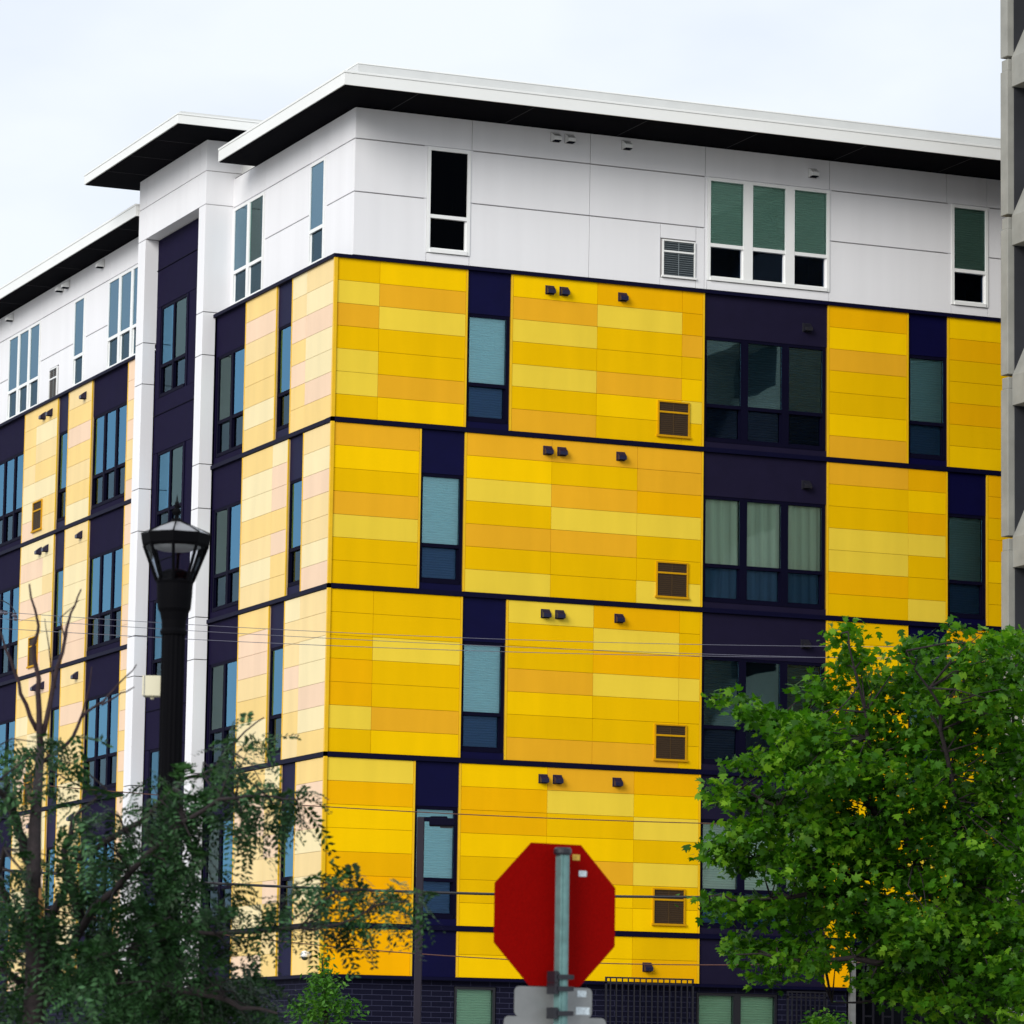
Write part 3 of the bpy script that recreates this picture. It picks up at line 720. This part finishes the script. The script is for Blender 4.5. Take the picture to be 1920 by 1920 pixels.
def rrect(a0, a1, b0, b1, r, d):
    P = []
    for cxx, cyy, st in ((a1-r, b1-r, 0), (a0+r, b1-r, 1), (a0+r, b0+r, 2), (a1-r, b0+r, 3)):
        for i in range(5):
            t = math.pi/2*(st+i/4); P.append(spt(cxx+r*math.cos(t), cyy+r*math.sin(t), d))
    return P
ks = math.cos(th)
for (x0, x1, y0, y1) in ((965, 1111, 1906, 1850), (946, 1138, 2030, 1905.5)):
    pl = MB(); pl.prism(rrect((x0-1041+2)*s2/ks, (x1-1041+2)*s2/ks, (1715.5-y0)*s2, (1715.5-y1)*s2, .03, .0), sf_*.003, M_alu); pl.build('lower_plate', stop)
M_stw = mat('white_sticker', (.6, .68, .72), rough=.5, var=.3, scale=90); M_sty = mat('amber_sticker', (.5, .3, .03), rough=.5, var=.3, scale=90)
for (xx, yy, w, h, mt) in ((1077, 1606, 14, 11, M_sty), (1090, 1636, 15, 11, M_stw), (1091, 1861, 17, 12, M_stw), (1093, 1893, 26, 14, M_stw)):
    st = MB(); a = (xx-1041+2)*s2/ks; b = (1715.5-yy)*s2
    st.prism([spt(a+i*w*s2/2/ks, b+j*h*s2/2, -.0025) for i, j in ((-1, -1), (1, -1), (1, 1), (-1, 1))], sf_*.0015, mt); st.build('sticker', stop)

# ------------------------------------------------------------------ shoebox street light
PD = 50.0; s3 = PD/FPX
pz = lambda y: at(789, y, PD).z
pp = at(789, 1540, PD); light = empty('parking_light', (pp.x, pp.y, 0), 'slim dark pole with flat box luminaire in front of the yellow wall', 'street light')
a = MB(); obox(a, (pp.x, pp.y, pz(1532)/2), 7*s3, 7*s3, pz(1532)/2, mat('dark_bronze', lin((30, 25, 40)), rough=.5, spec=.25)); a.build('pole', light, bevel=.008)
a = MB(); c = at(800, 1536, PD); obox(a, (c.x, c.y, c.z), 14*s3, .03, 4*s3, M_frame); a.build('arm', light)
a = MB(); c = at(829, 1542, PD); obox(a, c, 24*s3, .12, 7*s3, M_frame); obox(a, c+rv*(8*s3)-Vector((0, 0, 8*s3)), 12*s3, .09, 2*s3, M_blackg); obox(a, c+Vector((0, 0, 9*s3))-rv*(6*s3), 16*s3, .06, 2*s3, M_frame)
a.build('luminaire', light, bevel=.01)

# ------------------------------------------------------------------ overhead wires
M_wire = mat('black_wire', (.01, .01, .015), rough=.5); M_wireg = mat('grey_wire', (.13, .13, .17), rough=.4)
M_wireb = mat('brown_wire', (.10, .035, .02), rough=.6)
def wire(pts, D0, D1, r, mt, label):
    # quadratic through three survey points, carried beyond the frame
    xs = np.array([p[0] for p in pts]); ys = np.array([p[1] for p in pts]); co = np.polyfit(xs, ys, 2 if len(pts) > 2 else 1)
    P = []
    for x in np.linspace(-500, 2300, 60): P.append(at(x, np.polyval(co, x), D0+(D1-D0)*(x/1920)))
    w = MB(); w.tube(P, [r]*len(P), mt, 6); o = w.build('overhead_wire', smooth=True)
    return tag(o, label, 'wire', 'overhead wires across the street')
WR = .004
wire([(0, 1147), (640, 1187), (1280, 1207), (1900, 1213)], 60, 62, WR, M_wireg, 'thin grey wire, topmost of the wires crossing the yellow wall')
wire([(0, 1160), (640, 1197), (1280, 1226), (1900, 1240)], 60, 62, WR, M_wireg, 'thin grey wire just under the topmost one')
wire([(0, 1178), (640, 1212), (1280, 1229), (1900, 1233)], 60, 62, .0045, M_wireg, 'thin grey wire, third from the top, below the upper pair')
wire([(83, 1473), (640, 1514), (1280, 1543), (1900, 1550)], 58, 60, .007, M_wireb, 'single thin brown wire crossing above the stop sign')
wire([(384, 1655), (640, 1667), (860, 1676), (1280, 1681), (1900, 1676)], 56, 56, .018, M_wire, 'thick black cable passing behind the stop sign')
wire([(573, 1768), (770, 1789), (960, 1802), (1280, 1806), (1900, 1790)], 56, 56, .007, M_wireb, 'thin brown wire, lowest of the wires, near the brick base')
ins = empty('wire_insulator', tuple(at(28, 1157, 60)), 'small insulator clamp with a wire loop at the left edge', 'insulator')
i_ = MB()
for x, y in ((3, 1148), (10, 1149), (27, 1153), (29, 1160)): i_.lathe(at(x, y, 60)-Vector((0, 0, .03)), [(.02, 0), (.045, .02), (.02, .04), (.04, .06)], M_wireg, 10)
i_.build('insulator_body', ins)
i_ = MB(); i_.tube([at(-10+40*math.sin(t), 1158-34*math.cos(t), 60) for t in np.linspace(-.3, 1.5, 12)], [.007]*12, M_wire, 6); i_.build('wire_loop', ins)

# ------------------------------------------------------------------ trees
rng = np.random.default_rng(5)
def fastmesh(name, V, F, mt, parent):
    V = np.asarray(V, dtype=np.float32)-np.array(world_loc(parent), dtype=np.float32)
    me = bpy.data.meshes.new(name); n = len(V); k = F.shape[1]
    me.vertices.add(n); me.vertices.foreach_set('co', V.ravel())
    me.loops.add(F.size); me.loops.foreach_set('vertex_index', F.ravel().astype(np.int32))
    me.polygons.add(len(F)); me.polygons.foreach_set('loop_start', np.arange(0, F.size, k, dtype=np.int32)); me.polygons.foreach_set('loop_total', np.full(len(F), k, dtype=np.int32))
    me.update(calc_edges=True); me.validate(); me.materials.append(mt)
    o = bpy.data.objects.new(name, me); COL.objects.link(o); o.parent = parent; return o

def basis(n):
    """random frames with a preferred droop; returns (n,3,3) columns: dir, side, normal"""
    d = rng.normal(size=(n, 3)); d[:, 2] = d[:, 2]*.6-.35; d /= np.linalg.norm(d, axis=1)[:, None]
    up_ = rng.normal(size=(n, 3))*.65+np.array([0, 0, 1.0]); s = np.cross(d, up_); s /= np.linalg.norm(s, axis=1)[:, None]
    nn = np.cross(s, d); return d, s, nn

# leaf outlines (x along leaf, y across, z fold)
MAPLE = np.array([[0, 0, 0], [.05, .28, .03], [.30, .50, .06], [.36, .24, .03], [.66, .42, .04], [.62, .16, .01], [1.0, 0, -.06], [.62, -.16, .01], [.66, -.42, .04], [.36, -.24, .03], [.30, -.50, .06], [.05, -.28, .03]])
def leaves_mesh(P, size, shape, name, mt, parent):
    n = len(P); d, s, nn = basis(n)
    sz = size*(.45+.95*rng.random(n)); k = len(shape)
    V = P[:, None, :]+sz[:, None, None]*(shape[None, :, 0:1]*d[:, None, :]+shape[None, :, 1:2]*s[:, None, :]+shape[None, :, 2:3]*nn[:, None, :])
    return fastmesh(name, V.reshape(-1, 3), np.arange(n*k).reshape(n, k), mt, parent)

def fronds_mesh(P, dirs, length, pairs, lw, name, mt, parent, ll=.2):
    """pinnate leaves: leaflet pairs along a drooping rachis, each leaflet a 4-gon"""
    n = len(P); L = length*(.7+.6*rng.random(n)); out = []
    d = dirs/np.linalg.norm(dirs, axis=1)[:, None]
    up_ = rng.normal(size=(n, 3))*.5+np.array([0, 0, 1.0]); s = np.cross(d, up_); s /= np.linalg.norm(s, axis=1)[:, None]; nn = np.cross(s, d)
    for i in range(pairs):
        t = (i+1)/pairs
        c = P+d*(L*t)[:, None]+np.array([0, 0, -1.0])*(L*t*t*.45)[:, None]
        w = ll*(1-.5*abs(t-.45))
        for sg in (-1, 1):
            dl = d*.45+s*sg*.9+nn*(rng.normal(size=(n, 1))*.25)+np.array([0, 0, -.15]); dl /= np.linalg.norm(dl, axis=1)[:, None]
            wd = np.cross(dl, nn); wd /= np.linalg.norm(wd, axis=1)[:, None]
            l_ = (L*w)[:, None]; ww = l_*lw
            out.append(np.stack([c, c+dl*l_*.45+wd*ww, c+dl*l_, c+dl*l_*.5-wd*ww], 1))
    V = np.concatenate(out, 0).reshape(-1, 3)
    return fastmesh(name, V, np.arange(len(V)).reshape(-1, 4), mt, parent)

def blob(px, py, D, rx, ry, rd, n, shell=.0):
    """points in an ellipsoid: rx, ry in survey pixels, rd in metres"""
    v = rng.normal(size=(n, 3)); v /= np.linalg.norm(v, axis=1)[:, None]; r = (rng.random(n)**(1/3))*(1-shell)+shell; v *= r[:, None]
    c = np.array(at(px, py, D)); s = D/FPX
    return c+v[:, 0:1]*np.array(rt)*rx*s+v[:, 1:2]*np.array(up)*ry*s+v[:, 2:3]*fw*rd

def limb(mb, pts, D, r0_, r1_, mt, wob=.0, dd=0):
    n = len(pts); P = []
    for i, (x, y) in enumerate(pts): P.append(at(x, y, D+dd*i/(n-1)))
    # subdivide with slight wobble
    Q = []; Rr_ = []
    for i in range(n-1):
        for j in range(3):
            t = j/3; q = P[i].lerp(P[i+1], t)
            if i or j: q = q+Vector(rng.normal(size=3)*wob)
            Q.append(q)
    Q.append(P[-1]); m_ = len(Q)
    mb.tube(Q, [r0_+(r1_-r0_)*(i/(m_-1))**.8 for i in range(m_)], mt, 9); LIMBP.extend(Q); return Q
LIMBP = []
def twigs(mb, centres, r0_, r1_, mt, maxd):
    L_ = np.array([tuple(q) for q in LIMBP])
    for c in centres:
        d = np.linalg.norm(L_-c, axis=1); i = int(np.argmin(d+rng.random(len(d))*.12))
        if d[i] > maxd: continue
        a = Vector(L_[i]); b = Vector(c); m_ = a.lerp(b, .5)+Vector((0, 0, .08*d[i]))+Vector(rng.normal(size=3)*.05*d[i])
        mb.tube([a, m_, b], [r0_, (r0_+r1_)/2, r1_], mt, 5)


# --- honey locust, left foreground
TD = 22.5
lb = at(62, 2000, TD)
loc = empty('locust_tree', (lb.x, lb.y, 0), 'feathery dark green tree with bare dead branch tips at lower left', 'tree')
tr = MB()
tr.tube([(lb.x-.1, lb.y, 0), (lb.x-.04, lb.y, .9), tuple(at(62, 1960, TD-.5)), tuple(at(66, 1800, TD-.6)), tuple(at(62, 1650, TD-.6)), tuple(at(66, 1540, TD-.3)), tuple(at(76, 1400, TD))], [.11, .09, .06, .052, .043, .034, .022], M_bark, 12)
limb(tr, [(76, 1400), (72, 1300), (66, 1210), (72, 1170), (55, 1095)], TD, .02, .005, M_barkr, .006)
limb(tr, [(80, 1380), (104, 1280), (124, 1190), (133, 1150), (152, 1105)], TD, .017, .004, M_barkr, .005, .3)
limb(tr, [(122, 1200), (112, 1160), (148, 1125)], TD, .006, .002, M_barkr, .003, .1)
limb(tr, [(104, 1290), (92, 1210), (84, 1160)], TD, .006, .002, M_barkr, .003, .1)
limb(tr, [(78, 1430), (125, 1395), (150, 1345), (190, 1315), (225, 1280), (256, 1246)], TD, .014, .003, M_barkr, .006, .5)
limb(tr, [(150, 1350), (165, 1300), (172, 1250)], TD, .007, .003, M_barkr, .003)
limb(tr, [(190, 1322), (228, 1300), (252, 1288)], TD, .006, .003, M_barkr, .003)
limb(tr, [(70, 1370), (42, 1300), (20, 1240), (-5, 1170), (-30, 1130)], TD, .014, .004, M_barkr, .005)
limb(tr, [(60, 1620), (32, 1560), (20, 1500), (0, 1490), (-60, 1430)], TD, .034, .015, M_bark, .008, -.5)
limb(tr, [(50, 1760), (20, 1710), (-2, 1640), (8, 1590)], TD, .03, .012, M_bark, .008, -.4)
limb(tr, [(66, 1860), (20, 1830), (-30, 1800)], TD, .03, .012, M_bark, .008, -.4)
limb(tr, [(70, 1900), (96, 1760), (110, 1690), (140, 1620), (230, 1560), (330, 1480), (400, 1440), (445, 1385), (495, 1345)], TD, .034, .003, M_bark, .01, .6)
limb(tr, [(80, 1850), (180, 1700), (280, 1600), (380, 1510), (470, 1490), (560, 1500)], TD, .028, .003, M_bark, .01, -.8)
limb(tr, [(70, 1900), (200, 1800), (330, 1750), (440, 1750), (560, 1742), (640, 1734), (700, 1700), (765, 1690)], TD, .017, .003, M_bark, .008, -1.2)
limb(tr, [(560, 1742), (600, 1690), (650, 1668)], TD-.8, .008, .003, M_bark, .004)
limb(tr, [(150, 1720), (120, 1600), (150, 1520), (200, 1480)], TD, .03, .005, M_bark, .01, .4)
limb(tr, [(90, 1840), (260, 1850), (420, 1870), (520, 1900)], TD, .04, .006, M_bark, .01, -.8)
sc_ = MB(); sc_.tube([at(73, 1730, TD-.655), at(77, 1700, TD-.66), at(75, 1665, TD-.65)], [.006, .016, .004], M_scar, 8); sc_.build('bark_scar', loc, smooth=True, label='pale tan scar where bark is missing')
clumps = [(330, 1475, 60, 38, .5, 70), (300, 1530, 60, 40, .6, 80), (190, 1555, 65, 35, .7, 60), (155, 1515, 45, 40, .5, 24), (40, 1430, 60, 45, .6, 60), (100, 1400, 30, 20, .3, 18), (20, 1520, 50, 60, .6, 46),
          (110, 1620, 80, 35, .8, 60), (230, 1640, 90, 60, .9, 160), (340, 1600, 60, 70, .7, 120), (330, 1700, 90, 80, .9, 200), (420, 1500, 50, 24, .5, 36), (480, 1495, 45, 18, .4, 46), (530, 1505, 34, 20, .3, 38), (555, 1500, 14, 18, .3, 16), (455, 1545, 40, 14, .3, 16),
          (445, 1420, 30, 25, .3, 14), (470, 1365, 36, 14, .3, 14), (400, 1455, 30, 30, .3, 28), (450, 1570, 25, 10, .2, 8),
          (50, 1670, 80, 60, .8, 90), (40, 1760, 70, 80, .8, 100), (170, 1740, 100, 70, .9, 190), (250, 1790, 110, 80, .9, 230), (130, 1850, 120, 80, .9, 230), (300, 1880, 130, 60, .9, 260), (430, 1880, 80, 50, .7, 170), (410, 1820, 50, 50, .6, 56), (370, 1770, 55, 60, .7, 70), (30, 1890, 60, 50, .6, 80),
          (520, 1722, 46, 26, .4, 42), (560, 1760, 40, 24, .3, 24), (600, 1690, 34, 24, .3, 34), (640, 1668, 30, 16, .3, 30), (668, 1700, 40, 16, .3, 26), (720, 1705, 32, 16, .3, 30), (750, 1715, 20, 18, .2, 16), (655, 1760, 16, 18, .2, 14), (690, 1745, 30, 14, .2, 12), (440, 1700, 30, 20, .3, 8), (450, 1780, 40, 20, .3, 14), (495, 1880, 20, 30, .3, 20)]
P = []; Dv = []; CC = []
for (x, y, rx, ry, rd, n) in clumps:
    if x > 490 and 1640 < y < 1800: y -= 26; ry *= .7
    dz = rng.normal()*.3
    nc_ = max(2, int(n/10.5)); cs_ = blob(x, y, TD+dz-.2, rx, ry, rd, nc_); CC.extend(cs_); p_ = np.repeat(cs_, 7, 0)+rng.normal(size=(nc_*7, 3))*np.array([.05, .05, .03]); c = np.array(at(x, y+10, TD+dz))
    P.append(p_); dd_ = (p_-c); dd_ /= (np.linalg.norm(dd_, axis=1)[:, None]+1e-6); dd_ = dd_*.4+rng.normal(size=dd_.shape)*.6+np.array([0, 0, -.35]); Dv.append(dd_)
P = np.concatenate(P); Dv = np.concatenate(Dv)
twigs(tr, CC, .006, .002, M_bark, .9); tr.build('trunk', loc, smooth=True); LIMBP.clear()
M_locust = leafmat('locust_leaf', lin((5, 20, 6)), lin((24, 56, 22)), lin((92, 136, 92)), .22)
fronds_mesh(P, Dv, .19, 10, .22, 'foliage', M_locust, loc, ll=.24)

# --- maple, right
MD = 45.0
mb_ = at(1850, 2000, MD)
map_ = empty('maple_tree', (mb_.x, mb_.y, 0), 'broad leafy green maple covering the lower right of the yellow building', 'tree')
tr = MB()
tr.tube([(mb_.x, mb_.y, 0), (mb_.x, mb_.y, 1.2), tuple(at(1840, 1930, MD)), tuple(at(1830, 1820, MD))], [.2, .17, .15, .13], M_bark, 12)
for pts in ([(1830, 1830), (1760, 1700), (1690, 1560), (1640, 1430), (1610, 1290), (1590, 1185)], [(1840, 1800), (1800, 1600), (1780, 1450), (1760, 1330), (1700, 1220)],
            [(1790, 1760), (1650, 1700), (1520, 1680), (1400, 1690), (1330, 1680)], [(1720, 1650), (1580, 1580), (1460, 1510), (1350, 1470)], [(1690, 1560), (1560, 1440), (1460, 1350), (1370, 1320)],
            [(1800, 1790), (1650, 1800), (1500, 1800), (1380, 1790)], [(1840, 1800), (1880, 1600), (1900, 1400), (1905, 1220)], [(1740, 1660), (1600, 1640), (1450, 1610), (1325, 1610)], [(1830, 1820), (1700, 1880), (1560, 1880)]):
    limb(tr, pts, MD, .06, .006, M_bark, .02, rng.uniform(-1.2, 1.2))
mc = [(1590, 1190, 26, 26, .3, 60), (1580, 1225, 24, 24, .4, 45), (1615, 1255, 40, 40, .6, 130), (1625, 1330, 60, 55, .9, 300), (1690, 1290, 55, 45, .9, 220), (1720, 1240, 40, 40, .7, 130), (1780, 1250, 45, 50, .9, 240), (1790, 1195, 12, 20, .3, 22), (1850, 1230, 55, 45, 1, 260), (1910, 1220, 40, 40, 1, 220), (1870, 1310, 90, 60, 1.3, 520), (1760, 1340, 80, 60, 1.2, 460),
      (1375, 1316, 22, 20, .3, 50), (1415, 1335, 34, 20, .4, 90), (1460, 1350, 45, 26, .5, 170), (1510, 1375, 60, 40, .8, 300), (1550, 1310, 35, 45, .6, 150), (1590, 1400, 80, 50, 1, 450), (1520, 1440, 70, 40, .9, 320), (1440, 1425, 50, 26, .6, 140), (1400, 1430, 26, 18, .4, 50),
      (1350, 1470, 22, 18, .3, 45), (1370, 1500, 40, 22, .5, 110), (1430, 1500, 60, 36, .8, 260), (1510, 1530, 80, 50, 1, 420), (1420, 1560, 60, 30, .7, 220), (1360, 1585, 40, 28, .5, 130), (1335, 1605, 26, 18, .4, 55), (1390, 1620, 50, 26, .6, 150),
      (1480, 1610, 70, 45, 1, 340), (1600, 1520, 100, 80, 1.3, 700), (1700, 1450, 110, 80, 1.4, 800), (1830, 1420, 110, 90, 1.5, 900), (1720, 1580, 120, 80, 1.5, 850), (1850, 1560, 110, 90, 1.5, 850), (1600, 1640, 90, 60, 1.2, 480), (1540, 1650, 60, 50, .9, 220),
      (1335, 1690, 24, 20, .3, 55), (1380, 1700, 50, 32, .6, 170), (1450, 1700, 60, 40, .8, 250), (1530, 1730, 60, 40, .9, 260), (1390, 1770, 40, 26, .5, 120), (1440, 1790, 60, 40, .7, 240), (1500, 1800, 55, 40, .8, 220), (1450, 1835, 40, 18, .4, 80), (1560, 1780, 30, 26, .5, 60),
      (1740, 1700, 110, 70, 1.4, 620), (1860, 1700, 90, 90, 1.4, 620), (1690, 1790, 70, 50, 1, 300), (1780, 1820, 80, 50, 1.1, 420), (1880, 1830, 70, 70, 1.2, 460), (1650, 1850, 30, 35, .6, 90), (1760, 1880, 60, 40, 1, 200), (1720, 1760, 60, 50, 1, 220), (1560, 1440, 60, 60, 1, 200), (1620, 1700, 50, 30, .9, 170), (1660, 1735, 50, 26, .9, 150), (1590, 1720, 24, 40, .6, 90), (1800, 1760, 120, 60, 1.4, 500), (1860, 1880, 90, 60, 1.3, 420), (1900, 1650, 60, 160, 1.2, 500), (1905, 1420, 50, 120, 1.2, 350), (1700, 1850, 60, 40, 1, 220), (1640, 1580, 90, 60, 1.2, 300)]
P = []; CC = []
for (x, y, rx, ry, rd, n) in mc:
    if x < 1470: rx, ry, n = rx*.9, ry*.72, n*.72
    # sub-clusters give layered sprays with gaps
    nc = max(2, int(n/13)); cs = blob(x, y, MD+rng.normal()*.35, rx, ry, rd, nc); CC.extend(cs[::3])
    for c in cs:
        q = rng.normal(size=(int(n*1.9/nc)+1, 3))*np.array([.11, .11, .05]); P.append(c+q)
P = np.concatenate(P)
twigs(tr, CC, .012, .004, M_bark, 1.6); tr.build('trunk', map_, smooth=True)
M_maple = leafmat('maple_leaf', lin((18, 46, 6)), lin((60, 110, 16)), lin((128, 170, 42)), .42)
leaves_mesh(P, .096, MAPLE, 'foliage', M_maple, map_)

# --- small shrub-like young tree by the corner
SDD = 48.0
sb = at(610, 2000, SDD)
sh_ = empty('young_tree', (sb.x, sb.y, 0), 'small bright green young tree below the building corner', 'tree')
tr = MB(); tr.tube([(sb.x, sb.y, 0), tuple(at(612, 1920, SDD)), tuple(at(606, 1850, SDD)), tuple(at(604, 1795, SDD))], [.05, .03, .02, .006], M_bark, 8); tr.build('trunk', sh_, smooth=True)
P = []
for (x, y, rx, ry, rd, n) in [(604, 1800, 10, 16, .1, 50), (602, 1830, 20, 20, .2, 160), (612, 1855, 34, 22, .3, 260), (590, 1870, 30, 20, .3, 160), (630, 1885, 38, 20, .3, 220), (600, 1900, 48, 24, .3, 360), (655, 1895, 26, 12, .2, 80), (620, 1950, 60, 40, .4, 600), (560, 1895, 20, 20, .2, 60)]:
    nc = max(2, n//10); cs = blob(x, y, SDD, rx, ry, rd, nc)
    for c in cs: P.append(c+rng.normal(size=(11, 3))*np.array([.05, .05, .05]))
P = np.concatenate(P)
LEAF = np.array([[0, 0, 0], [.35, .2, .04], [1, 0, -.05], [.35, -.2, .04]])
leaves_mesh(P, .075, LEAF, 'foliage', leafmat('young_leaf', lin((40, 84, 26)), lin((66, 116, 34)), lin((110, 156, 60)), .3), sh_)
# --- low bush at bottom by the gate
bb_ = at(1545, 2000, 60)
bu = empty('low_bush', (bb_.x, bb_.y, 0), 'low green bush top showing at the bottom edge below the window guard', 'bush')
tr = MB(); tr.tube([(bb_.x, bb_.y, 0), tuple(at(1545, 1930, 60))], [.06, .03], M_bark, 8); tr.build('stem', bu)
P = []
for (x, y, rx, ry, rd, n) in [(1545, 1915, 40, 12, .3, 30), (1550, 1950, 70, 40, .5, 90), (1555, 2020, 80, 60, .6, 120)]:
    for c in blob(x, y, 60, rx, ry, rd, n): P.append(c+rng.normal(size=(9, 3))*.06)
leaves_mesh(np.concatenate(P), .09, LEAF, 'foliage', M_maple, bu)

# ------------------------------------------------------------------ light
SUN_EL, SUN_AZ = math.radians(25), math.radians(233)   # azimuth clockwise from +Y: sun stands to the left
sdir = Vector((math.sin(SUN_AZ)*math.cos(SUN_EL), math.cos(SUN_AZ)*math.cos(SUN_EL), math.sin(SUN_EL)))
sl = bpy.data.lights.new('sun', 'SUN'); sl.energy = 2.0; sl.angle = math.radians(30); sl.color = (1, .97, .92)
so = bpy.data.objects.new('sun', sl); COL.objects.link(so); so.rotation_euler = (-sdir).to_track_quat('-Z', 'Y').to_euler(); so.location = (-60, 0, 60)
w = bpy.data.worlds.new('World'); scene.world = w; w.use_nodes = True; nt = w.node_tree; nt.nodes.clear()
N = nt.nodes.new; L = nt.links.new
out = N('ShaderNodeOutputWorld'); bg = N('ShaderNodeBackground')
sky = N('ShaderNodeTexSky'); sky.sky_type = 'NISHITA'; sky.sun_disc = False; sky.sun_elevation = SUN_EL; sky.sun_rotation = SUN_AZ; sky.dust_density = 2
sc1 = N('ShaderNodeVectorMath'); sc1.operation = 'SCALE'; sc1.inputs['Scale'].default_value = .10; L(sky.outputs[0], sc1.inputs[0])
tc = N('ShaderNodeTexCoord'); mp = N('ShaderNodeMapping'); mp.inputs['Scale'].default_value = (1, 1, 2.2); L(tc.outputs['Generated'], mp.inputs[0])
no = N('ShaderNodeTexNoise'); no.inputs['Scale'].default_value = 5; no.inputs['Detail'].default_value = 5; no.inputs['Roughness'].default_value = .5; L(mp.outputs[0], no.inputs['Vector'])
cr = N('ShaderNodeValToRGB'); cr.color_ramp.elements[0].position = .35; cr.color_ramp.elements[0].color = (.60, .66, .76, 1); cr.color_ramp.elements[1].position = .62; cr.color_ramp.elements[1].color = (.78, .82, .87, 1)
L(no.outputs['Fac'], cr.inputs[0])
mx = N('ShaderNodeMix'); mx.data_type = 'RGBA'; mx.inputs[0].default_value = .88
L(sc1.outputs[0], mx.inputs[6]); L(cr.outputs[0], mx.inputs[7]); L(mx.outputs[2], bg.inputs[0]); bg.inputs[1].default_value = 1.0
L(bg.outputs[0], out.inputs[0])
scene.view_settings.view_transform = 'Standard'; scene.view_settings.look = 'None'; scene.view_settings.exposure = .35; scene.view_settings.gamma = 1
scene.render.engine = 'CYCLES'
scene.cycles.transparent_max_bounces = 12
scene.cycles.max_bounces = 6
